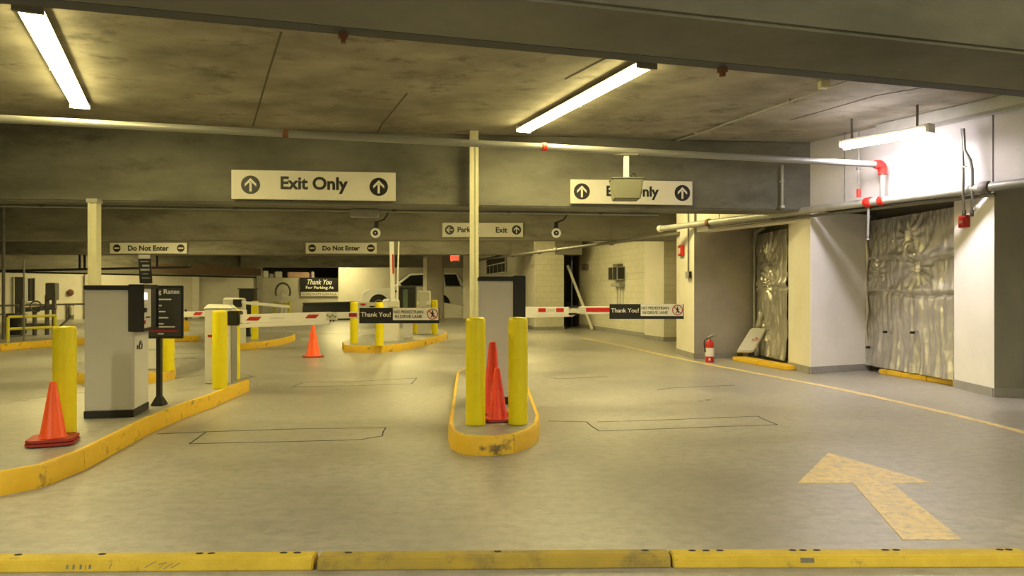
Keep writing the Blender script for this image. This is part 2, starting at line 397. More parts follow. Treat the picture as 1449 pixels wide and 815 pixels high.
# far walls
def far(px, d): q = P(px, 400, d); return (q.x, q.y)
wall('wall_back', far(-140, 27.6), far(366, 43.2), 0, 2.20, 'cream', 'long low cream wall behind the left walkway', .3, .05)
wall('wall_back', far(-140, 27.55), far(366, 43.1), 2.27, 3.93, 'beam4', 'gray concrete band above the low cream wall', .3)
wall('wall_back', far(366, 43.0), far(479, 45.5), 0, 2.24, 'far_gray', 'gray wall that carries the black thank you sign', .3)
wall('wall_back', far(479, 45.5), far(668, 48.5), 0, 3.93, 'cream', 'bright cream wall behind the white car', .3)
wall('wall_back', (-39.5, 33), (-18, 54), 0, 3.93, 'dark_gray_wall', 'dark wall glimpsed through the gap above the cream wall', .2)
wall('wall_back', (-18, 54), (-5, 54), 0, 3.93, 'dark_gray_wall', 'dark wall beyond the gray wall', .2)
for px in (126, 276, 366):   # pilasters of the cream wall
    t = (px+140)/506; d0 = 27.6+(43.2-27.6)*t
    x, y = far(px, 1/((1-t)/27.6+t/43.2))
    struct('wall_back', MB().rbox((x+.05, y-.1, 1.1 if px != 366 else 1.9), (.34, .3, 2.2 if px != 366 else 3.8), .6), 'gray_wall' if px == 366 else 'cream', 'pilaster on the far cream wall')
q0, q1 = far(205, 33), far(366, 41)
struct('trim_1', MB().prism([q0, q1, (q1[0], q1[1]+.4), (q0[0], q0[1]+.4)], 2.30, 2.70), 'wood', 'brown board above the low cream wall')
# pier with cream end in front of the ramp and lintel right of it
pa, pb = P(599, 400, 30), P(604, 400, 30); pc = P(626, 400, 30.6)
struct('column', MB().prism([(pa.x, 30), (pb.x, 30), (pc.x, 30.7), (pc.x, 31.2), (pa.x, 31.2)], 0, ZC), 'gray_wall', 'gray concrete pier left of the red exit sign', bev=.02)
obj('end_face', MB().box((pa.x, 29.985, 0), (pb.x, 30.0, ZB)), 'cream', bpy.data.objects['column'], label='cream painted edge of the pier')
la, lb = P(626, 400, 31), P(668, 400, 31)
struct('lintel', MB().box((la.x, 30.8, 2.42), (lb.x, 31.2, ZC)), 'dark_gray_wall', 'dark lintel under the red exit sign')
struct('parapet', MB().prism([(la.x, 31.15), (lb.x, 31.15), (lb.x, 31.3), (la.x, 31.3)], 0, [.95, .74, .74, .95]), 'cream', 'low cream wall below the opening with the car')
struct('column', MB().box((P(656, 400, 31).x, 30.75, 0), (P(668, 400, 31).x, 31.3, ZC)), 'cream', 'narrow cream pier right of the opening with the second car')
# up ramp in the distance
rx0, rx1 = -9.2, -2.0
struct('ramp', MB().prism([(rx0, 25), (.44, 25), (.44, 29.6), (-3.2, 48), (rx0, 48)], -.1, [.004, .004, .234, 1.15, 1.15]), 'floor', 'shallow ramp rising behind the far traffic island')
# window in the long wall behind the middle kiosk
def on_w(px):   # point of the long cream wall under a column of the picture
    k = (px-CX)/F; t = (.46-k*29.6)/(k*18.9+3.71); return Vector((.46-3.71*t, 29.6+18.9*t, 0))
wd = Vector((3.71, -18.9, 0)).normalized(); wn = Vector((-18.9, -3.71, 0)).normalized()
c0, c1 = on_w(690), on_w(717)
wc = (c0+c1)/2; wl = (c1-c0).length; wy = (c0.y+c1.y)/2
zt, zb = HC+(HY-361)*wy/F, HC+(HY-387)*wy/F
win = struct('window_1', MB().ob(wc+wn*.0+Vector((0, 0, (zt+zb)/2)), wd*(wl/2), wn*.04, (0, 0, (zt-zb)/2)), 'dark', 'dark opening with a stair rail in the cream wall')  # flat dark panel, the shade of the opening is in its colour
fm = MB()
for z_, h_ in ((zt, .06), (zb, .06)): fm.ob(wc+wn*.05+Vector((0, 0, z_)), wd*(wl/2), wn*.03, (0, 0, h_/2))
for s_ in (-1, 1): fm.ob(wc+wn*.05+wd*(s_*wl/2)+Vector((0, 0, (zt+zb)/2)), wd*.05, wn*.03, (0, 0, (zt-zb)/2))
obj('window_frame', fm, 'offwhite', win)
for k in range(4): obj('bar', MB().ob(wc+wn*.05+wd*((k-1.5)*wl/4.6)+Vector((0, 0, zb+(zt-zb)*.25)), wd*.02, wn*.012, (0, 0, (zt-zb)*.25)), 'offwhite', win)
obj('handrail', MB().ob(wc+wn*.05+Vector((0, 0, zb+(zt-zb)*.5)), wd*(wl/2), wn*.015, (0, 0, .025)), 'offwhite', win)

# ------------------------------------------------------------------ floor markings
pts = [(825, 478.5), (845, 482), (872, 487.5), (900, 493.5), (930, 500.5), (960, 507), (1000, 515), (1040, 522.5), (1080, 530), (1120, 537.5), (1180, 549), (1240, 562), (1300, 575.5), (1350, 587), (1400, 599.5), (1449, 612), (1520, 630)]
obj('lane_line', strip([G(*p) for p in pts], .105, .0, .004), 'floor_yellow', floor, label='thin yellow painted line curving along the wall')
ar = [(1172, 641), (1318, 683), (1263, 685), (1361, 764), (1277, 764), (1207, 684), (1129, 684)]
mb = MB(); g = [G(*p) for p in ar]
mb.flat([g[0], g[6], g[5], g[2], g[1]], (0, 0, 1), .004); mb.flat([g[5], g[4], g[3], g[2]], (0, 0, 1), .004)
obj('painted_arrow', mb, 'floor_yellow', floor, label='faded yellow arrow painted on the gray floor')
loops = [[(268, 628), (292, 611), (420, 607), (546, 605), (541, 617), (512, 622), (400, 625), (268, 628)], [(222, 614), (292, 611)],
         [(775, 596), (830, 597), (848, 610), (960, 606), (1100, 601), (1072, 589), (960, 593.5), (845, 597)],
         [(414, 547), (430, 541), (500, 540), (590, 535), (583, 543), (500, 546), (414, 547)], [(772, 533), (790, 536), (860, 533)],
         [(930, 552), (950, 549), (1040, 545)]]
def rough_line(ps):
    out = []
    for i in range(len(ps)-1):
        a, b = ps[i], ps[i+1]; n = max(2, int((b-a).length/.18))
        for k in range(n):
            q = a.lerp(b, k/n); e = .012 if 0 < k else 0
            out.append(q+Vector((random.uniform(-e, e), random.uniform(-e, e), 0)))
    return out+[ps[-1]]
for lp in loops:
    obj('saw_cut', strip(rough_line([G(*p) for p in lp]), .013, 0, .002), 'line', floor, label='dark sealed saw cut of a vehicle loop')
# raised walkway at the left
kb = [G(-40, 500), G(0, 497), G(80, 490), G(125, 487), G(215, 484.5), G(290, 483)]
wk = [(p.x, p.y) for p in kb]+[(-11.2, 27), (-17.6, 36), (-24.5, 28), (-17, 16)]
struct('walkway', MB().prism(wk, 0, .16), 'floor', 'raised concrete walkway behind the yellow railing')
for i in range(len(kb)-1):
    a, b = kb[i], kb[i+1]; d = (b-a); n = Vector((-d.y, d.x, 0)).normalized()
    struct('kerb', MB().ob((a+b)/2+n*.06+Vector((0, 0, .086)), d/2-d.normalized()*.004, n*.08, (0, 0, .086)), 'yellow', 'yellow kerb stone along the walkway', bev=.012)

# ------------------------------------------------------------------ lamps (each holds its own glowing tubes)
def lamp(name, label, a, b, tubes, w, tube_mat, sections, group=None, tr=.022, hang=True, power=None):
    """tube lamp from a to b (points on the tube axis); built in place"""
    a, b = Vector(a), Vector(b); c = (a+b)/2; L = (b-a).length; d = (b-a).normalized(); s = Vector((0, 0, 1)).cross(d).normalized(); u = Vector((0, 0, 1))
    t = thing(name, label, 'lamp', (c.x, c.y, ZC), group)
    obj('housing', MB().ob(c+u*.06, d*L/2, s*w*.22, u*.028), 'white', t, bev=.008)
    r = MB()
    for sg in (-1, 1): r.flat([c+d*k*L/2+s*sg*w*f+u*z for k, f, z in ((-1, .20, .034), (1, .20, .034), (1, .46, .03), (-1, .46, .03))], u, .004)
    obj('reflector', r, 'white', t)
    for i in range(sections):
        p0 = a+d*(L*i/sections+.03); p1 = a+d*(L*(i+1)/sections-.03)
        for k in range(tubes):
            o_ = s*((k-(tubes-1)/2)*w*.5)
            obj('tube', MB().tube([p0+o_, p1+o_], tr, 10), tube_mat, t, smooth=40)
        e = MB().ob(p1+d*.03+u*.015, d*.012, s*w*.4, u*.04)
        if i < sections-1: obj('lamp_holder', e, 'white', t)
    obj('end_cap', MB().ob(a-d*.02+u*.03, d*.022, s*w*.5, u*.06), 'pipe_dark' if tube_mat != 'tube_cool' else 'white', t, label='bracket at the lamp end')
    obj('end_cap', MB().ob(b+d*.004+u*.03, d*.008, s*w*.5, u*.045), 'white', t)
    ld_ = bpy.data.lights.new('lamp_light', 'AREA'); ld_.shape = 'RECTANGLE'; ld_.size = L*.97; ld_.size_y = w*.8
    ld_.energy = {'tube_warm': P_WARM, 'tube_fill': P_FILL, 'tube_cool': P_COOL}[tube_mat]*(power or 1); ld_.color = {'tube_warm': WARM, 'tube_fill': FILL, 'tube_cool': PINK}[tube_mat]
    lo = bpy.data.objects.new('lamp_light', ld_); COL.objects.link(lo); lo.parent = t
    lo.location = c-u*(tr+.006)-ROOT[t.name]; lo.rotation_euler = Matrix((d, s, d.cross(s))).transposed().to_euler()
    if hang:
        for f in (.12, .88):
            q = a+(b-a)*f; h = max(ZC-(q.z+.085), .002)
            obj('hanger', MB().ob(Vector((q.x, q.y, ZC-h/2)), d*.012, s*.012, u*(h/2+.002)), 'pipe_dark', t)
    return t
ZL = 3.865
lamp('tube_lamp', 'long glowing warm tube lamp at the upper left of the ceiling', Z(40, 14, ZL), Z(113, 152, ZL), 2, .24, 'tube_warm', 2)
lamp('tube_lamp', 'long glowing warm tube lamp near the middle of the ceiling', Z(914, 94, ZL), Z(741, 186, ZL), 2, .24, 'tube_warm', 2)
qa, qb = Z(1314, 185, 3.57), Z(1192, 207, 3.57)
lampc = lamp('tube_lamp', 'short bright white tube lamp high on the white side wall', qa, qb, 1, .16, 'tube_cool', 1, tr=.058)
hid = [(-8.6, 13.4, 16.8, 1.0, 'over the left lanes in the bay behind the large sign beam'), (-1.6, 13.6, 17, 0.7, 'over the middle lanes in the bay behind the large sign beam'),
       (2.3, 14.2, 16.2, .75, 'beside the cream pillar'), (-12, 22, 25.5, 1.4, 'over the left lanes in the bay behind the small parking sign'),
       (-3.2, 22, 25.5, 1.0, 'over the middle lanes in the bay behind the small parking sign'), (-16, 31, 34.5, 1.5, 'over the walkway in the bay behind the do not enter signs'),
       (-7.4, 31.2, 35, 1.7, 'over the ramp in the bay behind the do not enter signs'), (-9.8, 43.3, 44.5, 1.3, 'in the last bay by the far wall'),
       (.6, 21.6, 24.6, 1.1, 'added for the block wall, in the bay behind the small parking sign'),  # unseen lamp added to brighten the block wall
       (-13.5, 5.5, 9, 1.0, 'far outside the picture beyond the left lane')]
for x, y0, y1, pw, lab in hid:
    lamp('tube_lamp', 'hidden ceiling lamp '+lab, (x, y0, ZL), (x-.15*(y1-y0), y1, ZL), 2, .17, 'tube_warm', 2, 'ceiling lamps hidden from view', power=pw)
for x, y0, y1 in [(-4.2, -2.2, 1.4), (4.2, -1.8, 1.8)]:  # unseen lamps added to light the near floor and near beam face
    lamp('tube_lamp', 'unseen fill lamp added behind the viewer on the %s side' % ('entry' if x < 0 else 'exit'), (x, y0, ZL), (x, y1, ZL), 2, .17, 'tube_fill', 2, 'unseen fill lamps added behind the viewer')

# ------------------------------------------------------------------ wheel stops along the bottom
def wheel_stop(px0, px1, yt0, yt1, yb0, yb1, mat, label, holes, marks=()):
    a, b = G(px0, yb0), G(px1, yb1); d = (b-a).normalized(); n = Vector((-d.y, d.x, 0)); L = (b-a).length
    t = thing('wheel_stop', label, 'wheel stop', (a+b)/2)
    prof = [(0, 0), (.012, .050), (.03, .064), (.105, .064), (.125, .05), (.14, 0)]
    m = MB(); vs = [a+n*p+Vector((0, 0, z)) for p, z in prof]+[b+n*p+Vector((0, 0, z)) for p, z in prof]; k = len(prof)
    m.add(vs, [tuple(range(k-1, -1, -1)), tuple(range(k, 2*k))]+[(i, (i+1) % k, k+(i+1) % k, k+i) for i in range(k)])
    obj('body', m, mat, t, bev=.006)
    for hx in holes:
        c = a+d*((hx-px0)/(px1-px0)*L)+n*.082+Vector((0, 0, .0642))
        obj('bolt_hole', MB().flat([c+d*(.020*math.cos(2*PI*i/12))+n*(.012*math.sin(2*PI*i/12)) for i in range(12)], (0, 0, 1), .0012), 'black_matte', t)
    for (ux, uz, ww, hh, an) in marks:   # scuffs on the face
        c = a+d*((ux-px0)/(px1-px0)*L)+n*(.004+.01*uz)+Vector((0, 0, .05*uz))
        f = Vector((0, 0, 1))*.97+n*.23; r_ = d*math.cos(an)+f*math.sin(an); q_ = f*math.cos(an)-d*math.sin(an)
        obj('scuff', MB().ob(c-n*.001, r_*ww/2, q_*hh/2, n*.0022), 'pipe_dark', t)
    return t
wheel_stop(-66, 442, 785, 783, 812, 808, 'stop_yellow', 'bright yellow wheel stop at the bottom left with dark marks', (10, 131, 272, 289, 394, 414),
           [(93, .55, .011, .02, 0), (102, .55, .011, .022, 0), (112, .55, .011, .022, 0), (119, .5, .004, .024, 0), (125, .55, .012, .02, 0), (154, .6, .004, .03, -.35),
            (210, .7, .06, .004, .5), (228, .8, .04, .004, .2), (226, .5, .03, .003, .6), (236, .55, .05, .004, .55), (246, .6, .05, .004, .5), (222, .3, .03, .003, .4)])
wheel_stop(448, 950, 783, 780, 808.5, 804.5, 'stop_dull', 'dull worn wheel stop between the two brighter yellow ones', (488, 703, 917))
wheel_stop(953, 1462, 779, 776, 805, 803.5, 'stop_yellow', 'bright yellow wheel stop under the painted floor arrow', (985, 1005, 1025, 1130, 1145, 1165, 1264, 1280, 1430, 1443),
           [(1143, .75, .07, .022, 0)])

# ------------------------------------------------------------------ traffic islands
def island(label, poly, cuts, h=.165, kw=.045, slab='floor', yel=9, cut_gap=.006):
    """poly: outer outline (x, y), counter-clockwise; kerb stones between the listed corner indices"""
    n = len(poly); a = sum(poly[i][0]*poly[(i+1) % n][1]-poly[(i+1) % n][0]*poly[i][1] for i in range(n))
    assert a > 0, label
    V = [Vector((p[0], p[1], 0)) for p in poly]; inn = []
    for i in range(n):
        d1 = (V[i]-V[i-1]).normalized(); d2 = (V[(i+1) % n]-V[i]).normalized()
        n1 = Vector((-d1.y, d1.x, 0)); n2 = Vector((-d2.y, d2.x, 0)); m = (n1+n2)
        m = m/max(m.dot(n1), .45)*1.0
        inn.append(V[i]+m*kw)
    c = sum(V, Vector())/n
    t = thing('traffic_island', label, 'traffic island', c)
    obj('slab', MB().prism([(p.x, p.y) for p in inn], 0, h-.004), slab, t)
    cuts = sorted(cuts)
    for k in range(len(cuts)):
        i0, i1 = cuts[k], cuts[(k+1) % len(cuts)]
        idx = []; i = i0
        while True:
            idx.append(i % n)
            if i % n == i1 and len(idx) > 1: break
            i += 1
        O = [V[j].copy() for j in idx]; I = [inn[j].copy() for j in idx]
        e0 = (O[1]-O[0]).normalized()*cut_gap/2; e1 = (O[-2]-O[-1]).normalized()*cut_gap/2
        O[0] += e0; I[0] += e0; O[-1] += e1; I[-1] += e1
        m = MB(); r = len(O); ch = .02
        rows = []
        for j in range(r):
            u = (I[j]-O[j]).normalized()
            rows += [O[j], O[j]+u*.004+Vector((0, 0, h-ch)), O[j]+u*(ch*.8)+Vector((0, 0, h)), I[j]+Vector((0, 0, h)), I[j]]
        fs = []
        for j in range(r-1):
            for q in range(5): fs.append((j*5+q, j*5+(q+1) % 5, (j+1)*5+(q+1) % 5, (j+1)*5+q))
        fs += [(4, 3, 2, 1, 0), tuple((r-1)*5+q for q in range(5))]
        m.add(rows, fs)
        obj('kerb_stone', m, 'yellow' if (k in yel if isinstance(yel, tuple) else k < yel) else slab, t, smooth=35)
    return t
def GP(px, py): q = G(px, py); return (q.x, q.y)
IZ = .165
# island with the middle ticket machine
mid = [GP(634, 622), GP(638, 635), GP(652, 642.5), GP(674, 645), GP(700, 645), GP(728, 641.5), GP(750, 634), GP(762, 624), GP(764.5, 611)]
pr = Vector((.262, 8.2)); mid += [(.258, 8.3), (.22, 9.6), (.1, 11.2), (-.06, 12.2), (-.38, 12.6), (-.72, 12.3), (-.86, 11.4), (-.76, 9.6)]
island('concrete island with yellow kerb under the middle ticket machine', mid, [0, 5, 8, 10, 12, 16])
# island at the left with the ticket machine, rates board and barrier
lk = [GP(-60, 708), GP(0, 702), GP(60, 690), GP(120, 665), GP(170, 637), GP(213, 613), GP(260, 592), GP(300, 577), GP(353, 553)]
e = Vector(lk[-1])
lk += [(e.x-.02, e.y+.35), (e.x-.32, e.y+.72), (e.x-.9, e.y+.75), (-4.9, 9.9), (-5.55, 8.7), (-5.9, 7.2), (-6.1, 6.0), (-5.6, 5.0)]
island('concrete island with long yellow kerb under the large left ticket machine', lk, [0, 3, 5, 8, 11, 14], yel=(0, 1, 2, 5))
# small island across the left lane
lo = [GP(92, 541), GP(110, 543.5), GP(180, 543.5), GP(236, 542), GP(247, 537), GP(249, 531)]
e = Vector(lo[-1]); lo += [(e.x-.1, e.y+1.6), (e.x-.5, e.y+2.4), (e.x-1.6, e.y+2.4), (lo[0][0], lo[0][1]+1.0)]
island('small concrete island with yellow kerb seen behind the large left ticket machine', lo, [0, 2, 5, 7], yel=2)
# pointed island left of the far cone
pt = [GP(300, 498), GP(338, 495.5), GP(370, 492.5), GP(398, 488), GP(416, 482.5), GP(418, 480)]
e = Vector(pt[-1]); pt += [(e.x-.5, e.y+1.0), (e.x-2.0, e.y+1.5), (e.x-3.1, e.y+.3)]
island('pointed island with yellow kerb left of the far orange cone', pt, [0, 2, 5, 7], yel=2)
# far island with four bollards
fr = [GP(484, 493), GP(487, 498), GP(510, 499), GP(540, 499), GP(570, 496), GP(600, 489.5), GP(622, 483.5), GP(632, 479.5), GP(632, 477)]
e = Vector(fr[-1]); fr += [(e.x-.15, e.y+1.0), (e.x-1.0, e.y+2.2), (e.x-2.1, e.y+2.2), (fr[0][0]-.1, fr[0][1]+1.2)]
island('rounded island with yellow kerb and four bollards in the distance', fr, [0, 3, 6, 8, 10], yel=3)

# ------------------------------------------------------------------ bollards and cones
bol = thing('bollard', 'x', 'bollard')
obj('sleeve', MB().lathe([(.092, 0), (.092, .96), (.088, .985), (.078, .995), (.0, 1.0)], seg=28), 'bollard', bol, smooth=50)
for zz in (.30, .62): obj('sleeve_seam', MB().lathe([(.0921, zz), (.0932, zz+.002), (.0932, zz+.006), (.0921, zz+.008)], seg=28), 'bollard', bol, smooth=50)
bl = [(673, 600, 1.0, 'yellow bollard left of the two cones by the middle ticket machine'),
      (733, 599, 1.0, 'yellow bollard right of the two cones by the middle ticket machine'),
      (91.5, 615, .94, 'yellow bollard behind the bright orange cone at the left'),
      (311, 549, 1.0, 'yellow bollard in front of the gray barrier housing'),
      (330, 536, 1.0, 'yellow bollard beside the barrier arm hinge'),
      (238, 524, 1.0, 'yellow bollard on the small island behind the rates board'),
      (501, 486, 1.0, 'leftmost yellow bollard on the far rounded island'),
      (537, 489, 1.0, 'yellow bollard left of the white barrier post with raised arm'),
      (587, 472, 1.0, 'thin far yellow bollard behind the thank you banner'),
      (615, 473, 1.0, 'yellow bollard at the far island tip, past the banner end'),
      (360.5, 480, 1.0, 'yellow bollard beside the black far ticket machine')]
for i, (px, py, s, lab) in enumerate(bl):
    q = G(px, py, IZ)
    o = bol if i == 0 else dup(bol, q, .0)
    place(o, q, 0); o['label'] = lab; o.scale = (1, 1, s)
q = G(264, 476, .0)
ob = thing('bollard', 'short orange bollard with thin dark post on top', 'bollard', q)
obj('sleeve', MB().lathe([(.09, 0), (.09, .46), (.07, .5), (0, .5)], q, 16), 'yellow', ob, smooth=50)
obj('stem', MB().tube([q+Vector((0, 0, .5)), q+Vector((-.03, 0, .85))], .03, 8), 'black', ob)

def cone(name, label, loc, h, mat, rz, base_w, layers=1, rb=None):
    t = thing(name, label, 'traffic cone')
    rb = rb or h*.19
    b = MB()
    for k in range(layers):
        z0 = .004+k*.028; w = base_w/2*(1-.02*k); c = w*.28
        b.prism([(-w+c, -w), (w-c, -w), (w, -w+c), (w, w-c), (w-c, w), (-w+c, w), (-w, w-c), (-w, -w+c)], z0, z0+.022)
    obj('base', b, 'cone_base', t, bev=.003)
    z0 = .004+layers*.028-.006
    obj('body', MB().lathe([(rb*1.12, z0), (rb, z0+.02), (h*.045+.004, h*.975), (h*.04, h), (0, h)], seg=26), mat, t, smooth=50)
    place(t, loc, rz)
    return t
cone('traffic_cone', 'bright orange cone on a thick base left of the large ticket machine', G(75, 627, IZ), .50, 'orange', .35, .345, 2, .094)
cone('traffic_cone', 'taller red cone behind the shorter one by the middle bollards', G(697, 586, IZ), .73, 'red_cone', .2, .30, 1, .105)
cone('traffic_cone', 'shorter red cone in front between the two middle bollards', G(703.5, 595, IZ), .505, 'red_cone', .1, .25, 1, .10)
cone('traffic_cone', 'orange cone standing alone far down the lane under the arm', G(443, 505), .69, 'orange', .3, .44, 1, .15)

# ------------------------------------------------------------------ ticket machines
def kiosk(label, loc, rz, detailed):
    t = thing('ticket_machine', label, 'ticket machine')
    w, dp, h = .44, .55, 1.30        # local x = out of the front, origin at the front near corner
    obj('cabinet', MB().box((-w, 0, .07), (0, dp, h-.045)), 'kiosk', t, bev=.008)
    obj('plinth', MB().box((-w-.004, -.004, 0), (.004, dp+.004, .07)), 'black', t)
    obj('lid', MB().box((-w-.006, -.008, h-.045), (.0, dp+.008, h)), 'black', t, bev=.008)
    hd = MB()
    hd.box((-.045, -.012, .84), (.10, .012, h+.01)); hd.box((-.045, dp-.012, .84), (.10, dp+.012, h+.01))
    hd.box((-.02, .0, h-.03), (.10, dp, h+.01)); hd.box((-.02, 0, .84), (.10, dp, .87))
    hood = obj('hood', hd, 'black', t, bev=.006)
    pn = obj('fascia', MB().box((.0, .02, .87), (.075, .36, h-.03)), 'kiosk_light', t, bev=.004)
    obj('screen', MB().box((.075, .05, 1.16), (.079, .20, 1.225)), 'screen', pn, label='small lit screen')
    obj('intercom', MB().box((.075, .05, 1.03), (.095, .14, 1.075)), 'black', pn, bev=.005)
    obj('ticket_slot', MB().box((.075, .16, .97), (.081, .30, .985)), 'black', pn)
    obj('button', MB().lathe([(.02, 0), (.02, .012), (0, .014)], (.075, .1, .93), 12, Matrix.Rotation(PI/2, 3, 'Y')), 'red', pn)
    obj('side_fascia', MB().box((.0, .36, .87), (.08, dp-.012, h-.03)), 'panel_dark', t)
    d = obj('front_door', MB().box((0, .02, .09), (.006, dp-.02, .83)), 'kiosk', t, bev=.002)
    obj('lock', MB().lathe([(.022, 0), (.022, .012), (.012, .016), (0, .016)], (.006, .22, .72), 14, Matrix.Rotation(PI/2, 3, 'Y')), 'galv', d)
    obj('lock_ring', MB().tube([Vector((.012, .22+.045*math.cos(a), .69+.045*math.sin(a))) for a in [PI*.1*k for k in range(-3, 14)]], .005, 6), 'black', d)
    obj('lock_plate', MB().box((.006, .1, .66), (.01, .15, .70)), 'black', d)
    place(t, loc, rz)
    return t
k1 = G(188.5, 590, IZ)
kiosk('large gray ticket machine with black hood on the left island', k1, math.radians(12), True)
k2 = G(731, 561, IZ)
km = kiosk('gray ticket machine with black edge behind the two middle bollards', (k2.x, 8.15, IZ), math.radians(4), True)
km.scale = (.95, 1, 1.08)
# tall narrow sign clipped to the left machine
b = P(206, 400, 7.55)
ts = thing('notice_sign', 'narrow dark notice standing on top of the large left ticket machine', 'sign', (b.x, b.y, 1.465))
r_, u_ = Vector((1, .1, 0)).normalized(), Vector((-.06, 0, 1)).normalized(); n_ = r_.cross(u_)
c = P(205.5, 380.5, 7.55)
obj('panel', MB().ob(c, r_*.062, u_*.148, n_*.006), 'panel_dark', ts, bev=.003)
obj('header', MB().ob(c+u_*.125+n_*.007, r_*.058, u_*.02, n_*.001), 'white', ts, label='white strip at the top')
for k, (w, x) in enumerate(((.085, 0), (.07, .01), (.09, 0), (.06, 0), (.08, .005))):
    obj('print_line', MB().ob(c+u_*(.075-.042*k)+r_*x+n_*.007, r_*w/2, u_*(.009 if k in (1, 2) else .004), n_*.001), 'kiosk_light', ts)
obj('stand', MB().ob(Vector((b.x, b.y+.02, 1.515)), r_*.03, u_*.03, n_*.012), 'black', ts)
# rates board on a post
pb_ = G(225.5, 573, IZ)
rb = thing('rates_board', 'black parking rates board on a thin black post', 'sign', pb_)
r_, u_ = Vector((1, .06, 0)).normalized(), Vector((0, 0, 1)); n_ = Vector((r_.y, -r_.x, 0))
c = P(228.5, 441.5, pb_.y-.04)
obj('frame', MB().ob(c, r_*.232, u_*.287, -n_*.014), 'black', rb, bev=.005)
pn = obj('panel', MB().ob(c+n_*.015, r_*.212, u_*.262, n_*.002), 'panel_dark', rb)
obj('lettering', text_mb('Parking Rates', c+n_*.0172+u_*.215-r_*.012, r_, u_, width=.42, height=.066, bold=.02), 'white', pn)
for k, (w, x) in enumerate(((.14, 0), (.30, -.0), (.12, 0), (.20, 0), (.17, 0), (.24, 0), (.13, 0), (.27, 0), (.15, 0), (.22, 0), (.34, 0))):
    obj('print_line', MB().ob(c+n_*.0178+u_*(.17-.033*k)-r_*(.19-w/2), r_*w/2, u_*.0075, n_*.0008), 'white', pn)
obj('red_band', MB().ob(c+n_*.0178-u_*.205, r_*.18, u_*.011, n_*.0008), 'darkred', pn, label='dark red line near the bottom')
obj('print_line', MB().ob(c+n_*.0178-u_*.235, r_*.03, u_*.008, n_*.0008), 'white', pn)
obj('post', MB().box((pb_.x-.024, pb_.y-.024, IZ+.06), (pb_.x+.024, pb_.y+.024, c.z-.25)), 'black', rb)
obj('foot', MB().add([(pb_.x+sx*w, pb_.y+sy*w, IZ+z) for z, w in ((0, .062), (.015, .062), (.1, .026)) for sx, sy in ((-1, -1), (1, -1), (1, 1), (-1, 1))],
                     [(3, 2, 1, 0), (8, 9, 10, 11)]+[(r*4+i, r*4+(i+1) % 4, r*4+4+(i+1) % 4, r*4+4+i) for r in (0, 1) for i in range(4)]), 'black', rb)

# ------------------------------------------------------------------ barrier gates
def banner(parent_thing, x0, z, w, h, y, face=-1):
    R_, U_ = Vector((1, 0, 0)), Vector((0, 0, 1)); N_ = Vector((0, -1, 0))
    c = Vector((x0+w/2, y, z))
    ba = obj('banner', MB().ob(c, R_*w/2, U_*h/2, N_*.006), 'black', parent_thing, label='black and white banner hung on the arm')
    wp = obj('white_panel', MB().ob(c+R_*(w*.205)+U_*(h*.10)+N_*.007, R_*w*.285, U_*h*.395, N_*.001), 'white', ba)
    obj('lettering', text_mb('Thank You!', c+R_*(-w*.293)+U_*(h*.08)+N_*.0065, R_, U_, width=w*.375, bold=.015), 'white', ba)
    obj('lettering', text_mb('NO PEDESTRIAN', c+R_*(w*.115)+U_*(h*.24)+N_*.0082, R_, U_, width=w*.37, height=h*.19, bold=.01), 'black', ba)
    obj('lettering', text_mb('IN DRIVE LANE', c+R_*(w*.115)+U_*(-h*.06)+N_*.0082, R_, U_, width=w*.335, height=h*.19, bold=.01), 'black', ba)
    k = c+R_*(w*.415)+U_*(h*.10)+N_*.0082
    s = disc_mb(k, R_, U_, h*.36, .001, 24, h*.30)
    dr = (R_-U_).normalized(); s.ob(k+N_*.0005, dr*h*.30, R_.cross(U_)*.0005, (R_+U_).normalized()*h*.03)
    obj('prohibition_ring', s, 'darkred', ba)
    f = disc_mb(k+U_*h*.19, R_, U_, h*.05, .001, 12)
    for p0, p1, ww in (((0, .13), (0, -.04), .05), ((0, -.04), (-.10, -.22), .028), ((0, -.04), (.09, -.22), .028), ((0, .1), (-.11, -.0), .024), ((0, .1), (.11, .02), .024)):
        A, B = k+R_*p0[0]*h+U_*p0[1]*h, k+R_*p1[0]*h+U_*p1[1]*h; d = (B-A); f.ob((A+B)/2, d/2, N_*.001, N_.cross(d).normalized()*ww*h)
    obj('walking_figure', f, 'black', ba)
    return ba
def stripe(mb, x, z, w, h, y, skew=0):
    mb.flat([(x, y, z-h/2), (x+w, y, z-h/2), (x+w+skew, y, z+h/2), (x+skew, y, z+h/2)], (0, -1, 0), .002)
def stripes(par, name, mat, *ss):
    for a_ in ss:
        m_ = MB(); stripe(m_, *a_); obj(name, m_, mat, par, label={'red': 'red reflective stripe', 'darkred': 'dark red reflective stripe', 'kiosk': 'gray print on the arm'}[mat])
def housing(t, w, dp, h, mat='kiosk', lidmat='offwhite', ox=0.0):
    obj('housing', MB().box((ox-w/2, -dp/2, .0), (ox+w/2, dp/2, h-.06)), mat, t, bev=.01)
    obj('lid', MB().add([(ox-w/2-.01, -dp/2-.01, h-.06), (ox+w/2+.01, -dp/2-.01, h-.06), (ox+w/2+.01, dp/2+.01, h-.06), (ox-w/2-.01, dp/2+.01, h-.06),
                         (ox-w/2+.03, -dp/2+.03, h), (ox+w/2-.03, -dp/2+.03, h-.012), (ox+w/2-.03, dp/2-.03, h-.012), (ox-w/2+.03, dp/2-.03, h)],
                        [(3, 2, 1, 0), (4, 5, 6, 7), (0, 1, 5, 4), (1, 2, 6, 5), (2, 3, 7, 6), (3, 0, 4, 7)]), lidmat, t, bev=.006)
